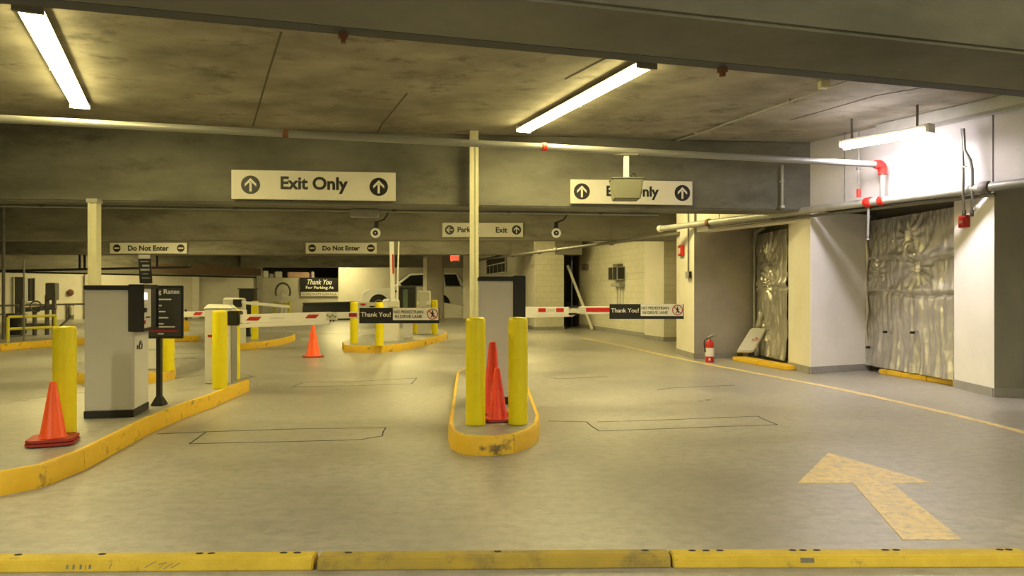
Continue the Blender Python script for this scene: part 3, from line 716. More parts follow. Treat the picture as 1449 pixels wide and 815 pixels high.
# barrier on the left island
gq = Vector((-3.83, 10.05, IZ))
g = thing('barrier_gate', 'gray barrier gate with long white arm and banner on the left island', 'barrier gate')
housing(g, .35, .22, 1.07, ox=-.13)
obj('side_panel', MB().box((.045, -.10, .02), (.056, .10, .98)), 'dark_gray_wall', g, label='dark panel on the lane side')
wl_ = obj('warning_label', MB().box((-.26, -.116, .36), (-.12, -.11, .66)), 'offwhite', g, label='small label with red top')
obj('red_top', MB().box((-.26, -.118, .625), (-.12, -.116, .66)), 'darkred', wl_); obj('pictogram', MB().box((-.20, -.118, .54), (-.165, -.116, .60)), 'black', wl_)
obj('access_panel', MB().box((-.29, -.114, .05), (.03, -.11, .36)), 'kiosk', g, bev=.003)
az = 1.045-IZ; ay = -.24
hinge = MB().box((.06, -.30, az-.09), (.21, -.10, az+.10)); obj('arm_hub', hinge, 'black', g, bev=.01)
am = MB(); am.ob((.82, ay, az+.015), (.60, 0, .018), (0, .02, 0), (0, 0, .058)); am.ob((.82, ay-.028, az-.072), (.60, 0, .022), (0, .012, 0), (0, 0, .028))
arm = obj('arm', am, 'white', g, bev=.005)
am2 = obj('arm_tip', MB().ob((2.05, ay, az+.052), (.75, 0, .012), (0, .014, 0), (0, 0, .042)), 'white', g, bev=.004)
stripes(arm, 'stripe', 'darkred', (.30, az+.0, .16, .05, ay-.0205, .05), (1.08, az+.03, .14, .05, ay-.0205, .05), (1.66, az+.048, .105, .05, ay-.0145))
stripes(arm, 'marking', 'kiosk', (.62, az+.008, .19, .014, ay-.0205), (1.78, az+.052, .16, .03, ay-.0145))
obj('arm_joint', MB().box((1.36, ay-.03, az-.02), (1.50, ay+.03, az+.085)), 'offwhite', g, bev=.004)
s = MB()
for k in range(4): s.lathe([(.012, 0), (.012, .012), (0, .014)], (1.38+.033*k, ay-.03, az+.045-.02*(k % 2)), 8, Matrix.Rotation(PI/2, 3, 'X'))
obj('bolt', s, 'galv', arm, label='bolts of the arm joint')
for k in range(2): obj('bolt', MB().lathe([(.012, 0), (.012, .012), (0, .014)], (1.42+.04*k, ay-.03, az-.03), 8, Matrix.Rotation(PI/2, 3, 'X')), 'black', g)
banner(g, 1.80, az+.04, 1.06, .205, ay-.022)
place(g, gq, math.radians(.8))
# barrier behind the middle ticket machine
gq = Vector((-.24, 10.95, IZ)); g = thing('barrier_gate', 'barrier gate with banner arm reaching right from behind the middle ticket machine', 'barrier gate')
housing(g, .38, .38, 1.04)
az = 1.116-IZ; ay = -.24
obj('arm_hub', MB().box((.1, -.30, az-.1), (.30, -.18, az+.1)), 'black', g, bev=.01)
am = MB().flat([(.2, ay+.02, az-.10), (1.12, ay+.02, az-.075), (1.18, ay+.02, az-.03), (1.18, ay+.02, az+.065), (.2, ay+.02, az+.07)], (0, -1, 0), .04)
arm = obj('arm', am, 'white', g, bev=.004)
stripes(arm, 'stripe', 'red', (.62, az+.02, .11, .055, ay-.0205), (.88, az+.02, .11, .055, ay-.0205))
stripes(arm, 'marking', 'kiosk', (.75, az+.02, .11, .04, ay-.0205), (.55, az-.05, .5, .006, ay-.0205))
jn = MB().box((1.08, ay-.035, az-.03), (1.30, ay+.03, az+.07)); obj('arm_joint', jn, 'offwhite', g, bev=.004)
s = MB(); s.box((1.06, ay-.042, az+.055), (1.20, ay-.03, az+.085)); s.box((1.06, ay-.042, az-.05), (1.18, ay-.03, az-.02)); obj('clamp', s, 'black', g)
am2 = obj('arm_tip', MB().ob((1.95, ay, az+.022), (.72, 0, .004), (0, .014, 0), (0, 0, .058)), 'white', g, bev=.004)
s = MB(); stripe(s, 1.31, az+.025, .38, .06, ay-.0145); obj('red_band', s, 'red', am2)
banner(g, 1.65, az+.0, 1.07, .215, ay-.022)
place(g, gq, math.radians(-.3))
# far island: raised barrier and lowered barrier
gq = G(553.5, 483, IZ); g = thing('barrier_gate', 'white barrier post on the far island with its arm raised', 'barrier gate')
housing(g, .37, .34, 1.06, 'white', 'white')
arm = obj('arm', MB().ob((.06, -.2, 1.72), (.055, 0, .0), (0, .02, 0), (-.015, 0, .76)), 'white', g, bev=.005)
obj('stripe', MB().ob((.085, -.222, 1.92), (.022, 0, 0), (0, .002, 0), (-.006, 0, .24)), 'red', arm, label='long red stripe on the raised arm')
obj('arm_brace', MB().ob((.20, -.19, 1.72), (.018, 0, .0), (0, .014, 0), (.02, 0, .76)), 'white', g)
obj('arm_hub', MB().box((-.02, -.24, .86), (.24, -.16, 1.0)), 'offwhite', g, bev=.01)
place(g, gq)
gq = G(600, 473, IZ); g = thing('barrier_gate', 'far pale barrier housing with lowered arm pointing left', 'barrier gate')
housing(g, .36, .36, 1.28, 'offwhite', 'offwhite')
az = 1.04-IZ+.02; arm = obj('arm', MB().ob((-.92, -.22, az), (1.14, 0, .02), (0, .015, 0), (0, 0, .05)), 'white', g, bev=.004)
obj('arm_brace', MB().ob((-.75, -.2, az-.13), (.95, 0, .0), (0, .012, 0), (0, 0, .022)), 'white', g)
stripes(arm, 'stripe', 'red', (-1.8, az-.02, .14, .055, -.2355), (-.55, az+.012, .17, .05, -.2355, .05))
obj('arm_hub', MB().box((-.1, -.25, az-.1), (.1, -.17, az+.08)), 'offwhite', g)
place(g, gq)
# pointed island: barrier and black machine
gq = G(332, 486, IZ); g = thing('barrier_gate', 'pale barrier housing on the pointed island behind the yellow bollards', 'barrier gate')
housing(g, .42, .36, 1.10, 'offwhite', 'white')
az = 1.0; obj('arm', MB().ob((.75, -.2, az-.06), (.62, 0, -.055), (0, .015, 0), (0, 0, .035)), 'white', g, bev=.004)
obj('arm_hub', MB().box((.05, -.24, az-.12), (.24, -.16, az+.06)), 'black', g)
place(g, gq)
gq = G(351, 476, IZ); t = thing('ticket_machine', 'black ticket machine on the pointed island beside a yellow bollard', 'ticket machine', gq)
obj('cabinet', MB().box(gq+Vector((-.2, -.16, .62)), gq+Vector((.2, .16, 1.30))), 'black', t, bev=.015)
obj('lid', MB().box(gq+Vector((-.22, -.18, 1.30)), gq+Vector((.22, .18, 1.33))), 'black', t)
obj('stem', MB().box(gq+Vector((-.05, -.05, 0)), gq+Vector((.05, .05, .62))), 'black', t)
obj('foot', MB().box(gq+Vector((-.1, -.08, 0)), gq+Vector((.1, .08, .06))), 'black', t)
gq = G(577, 478, IZ); t = thing('ticket_machine', 'black ticket machine on the far island behind the white barrier post', 'ticket machine', gq)
obj('cabinet', MB().box(gq+Vector((-.22, -.16, .7)), gq+Vector((.22, .16, 1.35))), 'black', t, bev=.015)
obj('lid', MB().box(gq+Vector((-.24, -.18, 1.35)), gq+Vector((.24, .18, 1.39))), 'panel_dark', t)
obj('fascia', MB().box(gq+Vector((-.10, -.165, .75)), gq+Vector((.02, -.16, 1.3))), 'windshield', t)
obj('stem', MB().box(gq+Vector((-.12, -.1, 0)), gq+Vector((.12, .1, .7))), 'kiosk', t)
# small island across the left lane: pale gate housing
gq = G(217, 521, IZ); g = thing('barrier_gate', 'pale barrier housing half hidden by the large left ticket machine', 'barrier gate')
housing(g, .30, .34, 1.05, 'white', 'white')
obj('vent_slot', MB().box((-.1, -.176, .30), (.1, -.17, .33)), 'kiosk', g)
obj('arm', MB().ob((.75, -.18, .88), (.74, 0, .02), (0, .015, 0), (0, 0, .045)), 'white', g, bev=.004)
stripes(g, 'stripe', 'red', (.66, .885, .12, .05, -.1955, .04), (1.2, .9, .12, .05, -.1955, .04))
place(g, gq, math.radians(8))

# ------------------------------------------------------------------ posts
def post(label, x, y, w, z0, z1, bracket=True):
    t = thing('steel_post', label, 'post', (x, y, z0))
    m = MB(); h = w/2; q = h*.3
    m.prism([(x-h, y-h), (x-q, y-h), (x-q, y-h+.012), (x+q, y-h+.012), (x+q, y-h), (x+h, y-h), (x+h, y+h), (x-h, y+h)], z0, z1)
    obj('channel', m, 'post', t)
    obj('base_plate', MB().box((x-w*.9, y-w*.9, z0), (x+w*.9, y+w*.9, z0+.012)), 'galv', t)
    if bracket: obj('top_bracket', MB().box((x-w*.62, y-w*.62, z1-.06), (x+w*.62, y+w*.62, z1)), 'pipe', t)
    return t
xc = P(131, 300, 11.0).x
post('pale steel post rising behind the large left ticket machine to the beam', xc, 11.05, .13, 0.0, HC+(HY-281)*11.0/F)
xc = P(671, 300, 11.75).x
post('tall pale steel post behind the middle ticket machine reaching the ceiling', xc, 11.75, .135, IZ, ZC, False)

# ------------------------------------------------------------------ overhead signs
def plate(name, label, tl, br_px, d0, d1, mat='white_sign'):
    """sign plate: corners by column, d0/d1 distance of the left/right end"""
    (x0, y0), (x1, y1) = tl, br_px
    A, B = P(x0, y1, d0), P(x1, y1, d1); T = P(x0, y0, d0)
    R_ = (B-A); R_.z = 0; w = R_.length; R_.normalize(); h = T.z-A.z; U_ = Vector((0, 0, 1)); N_ = Vector((R_.y, -R_.x, 0))
    c = (A+B)/2; c.z = (A.z+T.z)/2
    return c, R_, U_, N_, w, h
def bx1(px): k = (px-CX)/F; return (11.17+7.73*.1131)/(1-.1131*k)     # distance of the sign beam under a column
# big left sign
c, R_, U_, N_, w, h = plate('', '', (328, 240.5), (560, 281.5), bx1(328)-.06, bx1(560)-.06)
t = thing('exit_sign', 'large white Exit Only sign on the beam at the left', 'sign', c)
obj('panel', MB().ob(c, R_*w/2, U_*h/2, N_*.03), 'white_sign', t, bev=.004)
obj('lettering', text_mb('Exit Only', c+N_*.031+U_*.005, R_, U_, width=w*.41, bold=.034), 'black', t)
for s_ in (-.385, .395):
    o = obj('arrow_disc', disc_mb(c+N_*.031+R_*w*s_-U_*.005, R_, U_, h*.32), 'black', t)
    obj('arrow', arrow_mb(c+N_*.035+R_*w*s_-U_*.005, R_, U_, h*.32), 'white_sign', o)
# big right sign, partly covered
c, R_, U_, N_, w, h = plate('', '', (807, 254), (979, 288), bx1(807)-.06, bx1(979)-.06)
t = thing('exit_sign', 'white Only sign on the beam at the right, half covered by a box', 'sign', c)
obj('panel', MB().ob(c, R_*w/2, U_*h/2, N_*.03), 'white_sign', t, bev=.004)
obj('lettering', text_mb('Exit Only', c+N_*.031-U_*.01+R_*w*.005, R_, U_, width=w*.43, bold=.034), 'black', t)
for s_ in (-.41, .415):
    o = obj('arrow_disc', disc_mb(c+N_*.031+R_*w*s_-U_*.0, R_, U_, h*.34), 'black', t)
    obj('arrow', arrow_mb(c+N_*.035+R_*w*s_-U_*.0, R_, U_, h*.34), 'white_sign', o)
# parking / exit sign on the second beam
c, R_, U_, N_, w, h = plate('', '', (626, 315.5), (740, 335.5), 19.54, 19.54)
t = thing('parking_sign', 'small white Parking and Exit sign behind the tall post', 'sign', c)
obj('panel', MB().ob(c, R_*w/2, U_*h/2, N_*.03), 'white_sign', t)
obj('lettering', text_mb('Parking', c+N_*.031-R_*w*.178-U_*.012, R_, U_, width=w*.265, bold=.03), 'black', t)
obj('lettering', text_mb('Exit', c+N_*.031+R_*w*.235, R_, U_, width=w*.145, bold=.03), 'black', t)
for s_, an in ((-.41, PI/2), (.42, 0)):
    o = obj('arrow_disc', disc_mb(c+N_*.031+R_*w*s_, R_, U_, h*.33), 'black', t)
    obj('arrow', arrow_mb(c+N_*.035+R_*w*s_, R_, U_, h*.33, an), 'white_sign', o)
for x0, x1, lab in ((156, 265, 'white Do Not Enter sign above the large left ticket machine'), (433, 533, 'white Do Not Enter sign left of the raised barrier arm')):
    c, R_, U_, N_, w, h = plate('', '', (x0, 343.7), (x1, 358.7), 27.34, 27.34)
    t = thing('do_not_enter_sign', lab, 'sign', c)
    obj('panel', MB().ob(c, R_*w/2, U_*h/2, N_*.03), 'white_sign', t)
    obj('lettering', text_mb('Do Not Enter', c+N_*.031, R_, U_, width=w*.53, bold=.035), 'black', t)
    for s_ in (-.41, .42):
        o = obj('no_entry_disc', disc_mb(c+N_*.031+R_*w*s_, R_, U_, h*.36), 'black', t)
        obj('bar', MB().ob(c+N_*.036+R_*w*s_, R_*h*.24, U_*h*.06, N_*.002), 'white_sign', o)
# thank you sign on the gray wall
a_, b_ = Vector((*far(366, 43.0), 0)), Vector((*far(479, 45.5), 0)); dd = (b_-a_)
GA, GD = a_.copy(), dd.copy()
def on_g(px): k = (px-CX)/F; t_ = (GA.x-k*GA.y)/(k*GD.y-GD.x); return GA+GD*t_
A, B = on_g(425), on_g(478); R_ = dd.normalized(); N_ = Vector((R_.y, -R_.x, 0)); U_ = Vector((0, 0, 1)); ym = (A.y+B.y)/2
z1_, z0_, zl = HC+(HY-393)*ym/F, HC+(HY-413)*ym/F, HC+(HY-419)*ym/F
c = (A+B)/2+N_*.06; w = (B-A).length
t = thing('thank_you_sign', 'black thank you for parking sign on the gray far wall', 'sign', c+Vector((0, 0, zl)))
obj('panel', MB().ob(c+U_*(z0_+z1_)/2, R_*w/2, U_*(z1_-z0_)/2, N_*.04), 'black', t)
obj('lower_panel', MB().ob(c+U_*(z0_+zl)/2, R_*w*.49, U_*(z0_-zl)/2, N_*.04), 'white_sign', t)
hh = z1_-z0_
obj('lettering', text_mb('Thank You', c+U_*(z1_-hh*.30)+N_*.042, R_, U_, width=w*.66, height=hh*.36, bold=.02, shear=.35), 'white', t)
obj('lettering', text_mb('For Parking At', c+U_*(z1_-hh*.72)+N_*.042, R_, U_, width=w*.74, height=hh*.26, bold=.025), 'white', t)
obj('lettering', text_mb('FORDHAM GARAGE', c+U_*(zl+z0_)/2+N_*.042, R_, U_, width=w*.90, height=(z0_-zl)*.6, bold=.0), 'wood', t)
# red exit sign on the lintel
c = P(644, 364.5, 30.75)
t = thing('emergency_exit_sign', 'small red lit EXIT sign under the far beam', 'sign', c)
obj('case', MB().ob(c, (.22, 0, 0), (0, .03, 0), (0, 0, .17)), 'offwhite', t)
obj('lettering', text_mb('EXIT', c+Vector((0, -.031, 0)), (1, 0, 0), (0, 0, 1), width=.36, height=.24, bold=.03), 'exit_red', t)

# ------------------------------------------------------------------ pipes
def sprinkler_pipe(name, label, pts, r, mat, couplings=(), cmat='pipe_dark', seg=14):
    t = thing(name, label, 'pipe', pts[0])
    obj('pipe_run', MB().tube(pts, r, seg), mat, t, smooth=50)
    return t
def coupling(t, p, d, r, l, mat, label=None):
    d = Vector(d).normalized()
    obj('coupling', MB().tube([p-d*l/2, p-d*l/2.4, p+d*l/2.4, p+d*l/2], [r*.9, r, r, r*.9], 14), mat, t, smooth=40, label=label)
def hanger(t, p, ztop, mat='pipe_dark', r=.05):
    obj('hanger', MB().tube([p+Vector((0, 0, r)), Vector((p.x, p.y, ztop))], .008, 6), mat, t)
# pipe under the ceiling in front of the sign beam
ZP = 3.38
pA, pB = Z(-60, 165, ZP), P(1240, 232.5, 11.16)
pd = (pB-pA).normalized(); pA = pA-pd*5.0
t = thing('sprinkler_pipe', 'long pale pipe crossing in front of the sign beam to a red elbow', 'pipe', pA)
obj('pipe_run', MB().tube([pA, pB], .046, 14), 'galv', t, smooth=50)
def onp(px): k = (px-CX)/F; s_ = (pA.x-k*pA.y)/(k*pd.y-pd.x); return pA+pd*s_
for px, m_ in ((404, 'rust'), (770, 'red')):
    coupling(t, onp(px), pd, .056, .07, m_, 'rust red coupling')
pp = onp(886); c = Vector((pp.x, pp.y, HC+(HY-269)*pp.y/F))
tb = thing('security_camera', 'olive box hanging from the ceiling pipe in front of the right sign', 'camera', (c.x, c.y, pp.z-.04))
obj('case', MB().add([(c.x+sx*wx, c.y+sy*.16, c.z+z) for z, wx in ((-.14, .175), (.14, .215)) for sx, sy in ((-1, -1), (1, -1), (1, 1), (-1, 1))],
                     [(3, 2, 1, 0), (4, 5, 6, 7)]+[(i, (i+1) % 4, 4+(i+1) % 4, 4+i) for i in range(4)]), 'camera_case', tb, bev=.012)
obj('lid', MB().box((c.x-.22, c.y-.17, c.z+.135), (c.x+.22, c.y+.17, c.z+.155)), 'camera_case', tb, bev=.006)
obj('stem', MB().box((c.x-.035, c.y-.03, c.z+.155), (c.x+.035, c.y+.03, pp.z-.03)), 'white', tb)
obj('mounting_clip', MB().box((c.x-.16, c.y-.05, pp.z-.06), (c.x+.16, c.y+.05, pp.z-.035)), 'pipe_dark', tb)
obj('cable_loop', MB().tube([Vector((c.x+.10+.03*math.cos(a), c.y, c.z+.18+.05*math.sin(a))) for a in [PI*k/8 for k in range(9)]], .009, 6), 'black', tb)
el = onp(1243)
obj('elbow', MB().tube([el-pd*.06, el+pd*.02, el+pd*.055+Vector((0, 0, -.02)), el+pd*.075+Vector((0, 0, -.07)), el+pd*.075+Vector((0, 0, -.15))], [.066, .07, .07, .068, .062], 14), 'red', t, smooth=60, label='red elbow fitting')
obj('drop_pipe', MB().tube([el+pd*.075+Vector((0, 0, -.14)), el+pd*.075+Vector((0, 0, -.50))], .044, 14), 'galv', t, smooth=50)
# large pipe along the right wall
zw = 2.785
def wline(t_): return Vector((4.985+1.32*t_, 12.572-2.79*t_, zw))
w_ = [wline(-1.31), wline(.013), wline(.986)]
wdv = (w_[2]-w_[0]).normalized(); wend = w_[2]+wdv*2.2
t = thing('sprinkler_pipe', 'thick gray pipe running along the wall under the white upper wall', 'pipe', w_[0])
obj('pipe_run', MB().tube([w_[0], w_[2]], .062, 16), 'pipe', t, smooth=50)
obj('end_cap', MB().tube([w_[0]-wdv*.05, w_[0]-wdv*.035, w_[0]+wdv*.06], [.05, .075, .075], 16), 'offwhite', t, smooth=40, label='pale cap on the pipe end')
obj('pipe_run', MB().tube([w_[2]+wdv*.0, wend], .062, 16), 'galv', t, smooth=50, label='lighter length of pipe past the dark coupling')
coupling(t, w_[2], wdv, .085, .12, 'pipe_dark', 'dark coupling')
def onw(px): k = (px-CX)/F; s_ = (w_[0].x-k*w_[0].y)/(k*wdv.y-wdv.x); return w_[0]+wdv*s_
coupling(t, onw(1003), wdv, .078, .1, 'rust'); coupling(t, onw(1229), wdv, .08, .12, 'red', 'red clamp'); coupling(t, onw(1248), wdv, .075, .10, 'red', 'red clamp')
for px in (1018, 1195): hanger(t, onw(px), ZC, 'pipe_dark')
# conduit shadowing the big pipe
o2 = Vector((.0, .0, -.10))+Vector((.045, .02, 0))
t2 = thing('conduit', 'thin dark pipe just below the thick wall pipe', 'pipe', w_[0]+o2)
obj('pipe_run', MB().tube([onw(1000)+o2, w_[2]+wdv*.1+o2], .025, 10), 'pipe_dark', t2, smooth=50)
for px in (1090, 1200, 1320):
    q = onw(px)+o2; obj('clip', MB().tube([q, q+Vector((0, 0, .10))], .012, 6), 'rust', t2)
# branch with sprinkler drop beside the large foil
q = onw(1229)
t2 = thing('sprinkler_drop', 'short drop pipe with sprinkler head hanging by the large foil sheet', 'pipe', q)
obj('pipe_run', MB().tube([q+Vector((0, 0, -.06)), q+Vector((.0, .02, -.52))], .02, 8), 'galv', t2, smooth=50)
obj('sprinkler_head', MB().lathe([(.0, 0), (.03, .0), (.012, .03), (.02, .06), (0, .07)], q+Vector((0, .02, -.58)), 10), 'galv', t2)
# vertical rods with red tip by the elbow
q = Z(1215, 205, ZC); q = P(1215, 222, 11.5)
t2 = thing('sprinkler_drop', 'thin rod with a red tip hanging left of the red elbow', 'pipe', (q.x, q.y, ZC))
obj('pipe_run', MB().tube([(q.x, q.y, ZC), (q.x, q.y, 2.98)], .013, 8), 'galv', t2)
obj('red_tip', MB().tube([(q.x, q.y, 3.0), (q.x, q.y, 2.87)], .032, 10), 'red', t2)
obj('clip', MB().box((q.x-.03, q.y-.02, 3.30), (q.x+.03, q.y+.02, 3.34)), 'pipe_dark', t2)
# farther thin pipe on the same level
f0, f1 = P(598, 380.5, 39), P(962, 329.5, 16.5)
f0.z = f1.z = 2.70
fv = (f1-f0).normalized()
t = thing('sprinkler_pipe', 'long thin dark pipe receding behind the tall post', 'pipe', f0)
obj('pipe_run', MB().tube([f0, f1], .045, 10), 'pipe_dark', t, smooth=50)
def onf(px): k = (px-CX)/F; s_ = (f0.x-k*f0.y)/(k*fv.y-fv.x); return f0+fv*s_
for px in (630, 678, 725, 763, 787, 865): coupling(t, onf(px), fv, .07, .16, 'pipe_dark'); hanger(t, onf(px), ZC if px not in (763, 787) else ZB)
# conduit along the sign beam with junction box and two cameras
c0, c1 = P(-60, 288, 11.55), P(932, 300.5, 13.0)
c0.z = c1.z = 2.757; cv = (c1-c0).normalized()
t = thing('conduit', 'thin pale conduit under the sign beam', 'pipe', c0)
obj('pipe_run', MB().tube([c0, c1], .022, 8), 'galv', t, smooth=50)
def onc(px): k = (px-CX)/F; s_ = (c0.x-k*c0.y)/(k*cv.y-cv.x); return c0+cv*s_
for px in (60, 333, 558, 720, 850): obj('clip', MB().ob(onc(px)+Vector((0, 0, .008)), cv*.03, (0, .03, 0), (0, 0, .026)), 'pipe_dark', t)
q = onc(515.5); t = thing('junction_box', 'gray flat box on the conduit right of the left sign', 'electrical box', q)
obj('case', MB().ob(q+Vector((0, 0, -.045)), cv*.23, (0, .06, 0), (0, 0, .065)), 'pipe', t, bev=.008)
obj('cover', MB().ob(q+Vector((0, -.065, -.045)), cv*.20, (0, .006, 0), (0, 0, .05)), 'pipe', t)
obj('knockout', MB().ob(q+cv*.235+Vector((0, 0, -.02)), cv*.012, (0, .02, 0), (0, 0, .02)), 'galv', t)
camth = thing('security_camera', 'x', 'camera')
rm = Matrix.Rotation(PI/2, 3, 'X')
obj('body', MB().lathe([(.055, -.16), (.06, .0), (.06, .04)], (0, 0, 0), 18, rm), 'black', camth, smooth=40)
rg = obj('bezel', MB().lathe([(.058, .03), (.082, .03), (.082, .055), (.05, .055)], (0, 0, 0), 22, rm), 'white', camth, smooth=30, label='white ring round the lens')
obj('lens', MB().lathe([(.05, .052), (.03, .066), (0, .07)], (0, 0, 0), 16, rm), 'black', camth, smooth=50)
obj('lens_glint', MB().lathe([(.014, .068), (0, .073)], (0, 0, 0), 10, rm), 'kiosk', camth)
obj('mount', MB().tube([(0, .05, .05), (0, .05, .20)], [.045, .04], 12), 'black', camth, smooth=40)
obj('cable', MB().tube([(0, .05, .19), (.06, .05, .21), (.13, .05, .24), (.18, .05, .31), (.21, .05, .40)], .014, 8), 'black', camth, smooth=60)
for i, (px, lab) in enumerate(((532, 'camera with white ring hanging under the beam near the left sign'), (787, 'camera with white ring hanging right of the small parking sign'))):
    q = P(px, 330, 12.45 if i == 0 else 12.9)
    o = camth if i == 0 else dup(camth, q)
    place(o, q); o['label'] = lab
# black pipe under the third beam at the left
a_, b_ = P(-30, 384, 26.8), P(268, 378, 28.6); 
t = thing('conduit', 'thin black pipe under the far beam at the left', 'pipe', a_)
obj('pipe_run', MB().tube([a_, b_, b_+Vector((.08, 0, .08))], .045, 8), 'black', t)
for px in (108, 115, 220): 
    q = a_.lerp(b_, (px+30)/298); obj('clip', MB().box(q-Vector((.03, .03, 0)), Vector((q.x+.03, q.y+.03, ZB))), 'black', t)
# ceiling conduit and box
ca, cb, cc = Z(930, 209, ZC-.03), Z(1165, 127, ZC-.03), Z(1203, 113, ZC-.03)
t = thing('conduit', 'thin conduit on the ceiling leading to a small square box', 'pipe', ca)
obj('pipe_run', MB().tube([ca, cb, cc], .014, 8), 'pipe', t)
for f in (.3, .6, .85): q = ca.lerp(cb, f); obj('clip', MB().box(q+Vector((-.03, -.02, -.01)), q+Vector((.03, .02, .03))), 'pipe', t)
q = Z(1166, 125, ZC-.09)
t = thing('junction_box', 'small pale square box on the ceiling conduit', 'electrical box', (q.x, q.y, ZC))
obj('case', MB().box((q.x-.055, q.y-.05, ZC-.09), (q.x+.055, q.y+.06, ZC)), 'post', t, bev=.006)
obj('cover', MB().box((q.x-.048, q.y-.058, ZC-.083), (q.x+.048, q.y-.05, ZC-.008)), 'post', t)
# raceway from the white lamp
ra, rb_ = Vector((5.60, 11.28, 3.845)), Vector((7.9, 6.42, 3.845)); rd = (rb_-ra).normalized()
t = thing('raceway', 'gray metal channel running from the white tube lamp along the wall top', 'cable channel', ra)
obj('channel', MB().ob((ra+rb_)/2, rd*(rb_-ra).length/2, Vector((-rd.y, rd.x, 0))*.075, (0, 0, .10)), 'pipe', t, bev=.006)
obj('lip', MB().ob((ra+rb_)/2+Vector((rd.y, -rd.x, 0))*.078+Vector((0, 0, -.085)), rd*(rb_-ra).length/2, Vector((-rd.y, rd.x, 0))*.006, (0, 0, .02)), 'galv', t)
# two conduits down to the alarm on the white pillar
def on4(px, off=.03): k = (px-CX)/F; n_, f_ = Vector((*R4[0], 0)), Vector((*R4[3], 0)); d_ = f_-n_; s_ = (n_.x-k*n_.y)/(k*d_.y-d_.x); return n_+d_*s_+Vector((-off, 0, 0))
qz = on4(1368, .05)
al = thing('fire_alarm', 'dark red alarm box on the white pillar below two conduits', 'alarm', qz+Vector((0, 0, 2.25)))
zt_, zb_ = HC+(HY-305)*qz.y/F, HC+(HY-322)*qz.y/F
obj('case', MB().box((qz.x-.02, qz.y-.09, zb_), (qz.x+.045, qz.y+.09, zt_)), 'darkred', al, bev=.006)
obj('strobe', MB().box((qz.x-.035, qz.y-.05, zb_+.04), (qz.x-.02, qz.y+.05, zt_-.05)), 'red', al)
s = MB()
for k in (-1, 0, 1): s.box((qz.x-.038, qz.y+.03*k-.006, zb_+.06), (qz.x-.035, qz.y+.03*k+.006, zt_-.07))
obj('grille', s, 'offwhite', al)
runs = [[(1364, 306, 10.42), (1364, 292, 10.38), (1363, 276, 10.0), (1363, 240, 9.98), (1361, 182, 10.02)],
        [(1375, 306, 10.34), (1375, 292, 10.30), (1376, 276, 9.93), (1376, 240, 9.93), (1373, 226, 9.94), (1365, 212, 9.97), (1363.5, 182, 9.99)]]
for k, rn in enumerate(runs):
    pp_ = [P(*q) for q in rn]
    t = thing('conduit', ('straight pipe rising' if k == 0 else 'pipe with a bend rising')+' from the red alarm on the white pillar', 'pipe', pp_[0])
    obj('pipe_run', MB().tube(pp_, .018, 8), 'galv', t, smooth=60)
    obj('connector', MB().tube([pp_[0], pp_[0]+Vector((0, 0, .09))], .028, 8), 'pipe_dark', t)
    obj('strap', MB().rbox(P(rn[-1][0], 236, rn[-1][2]-.03), (.07, .02, .02), -1.1), 'galv', t)
# alarm, conduit and switch box on the cream pillar
def on2(px, off=.0): k = (px-CX)/F; n_, f_ = Vector((*R2[0], 0)), Vector((*R2[3], 0)); d_ = f_-n_; s_ = (n_.x-k*n_.y)/(k*d_.y-d_.x); return n_+d_*s_+Vector((-off, 0, 0))
q = on2(966, .01); z0_, z1_ = HC+(HY-362)*q.y/F, HC+(HY-347)*q.y/F
t = thing('fire_alarm', 'bright red alarm box high on the cream pillar', 'alarm', q+Vector((0, 0, z0_)))
obj('case', MB().box((q.x-.06, q.y-.17, z0_), (q.x+.01, q.y+.17, z1_)), 'red', t, bev=.012)
obj('strobe', MB().box((q.x-.075, q.y-.06, z0_+.05), (q.x-.06, q.y+.06, z1_-.06)), 'offwhite', t)
q = on2(976, .01); z0_, z1_ = HC+(HY-394)*q.y/F, HC+(HY-384)*q.y/F
t = thing('switch_box', 'small gray switch box with dark cover on the cream pillar', 'electrical box', q+Vector((0, 0, z0_)))
obj('case', MB().box((q.x-.06, q.y-.17, z0_), (q.x+.01, q.y+.12, z1_)), 'pipe', t, bev=.006)
obj('cover', MB().box((q.x-.05, q.y-.19, z0_+.01), (q.x+.0, q.y-.17, z1_-.01)), 'black', t)
obj('conduit', MB().tube([(q.x-.025, q.y-.02, z1_), (q.x-.025, q.y-.02, 3.3)], .018, 8), 'pipe_dark', t)

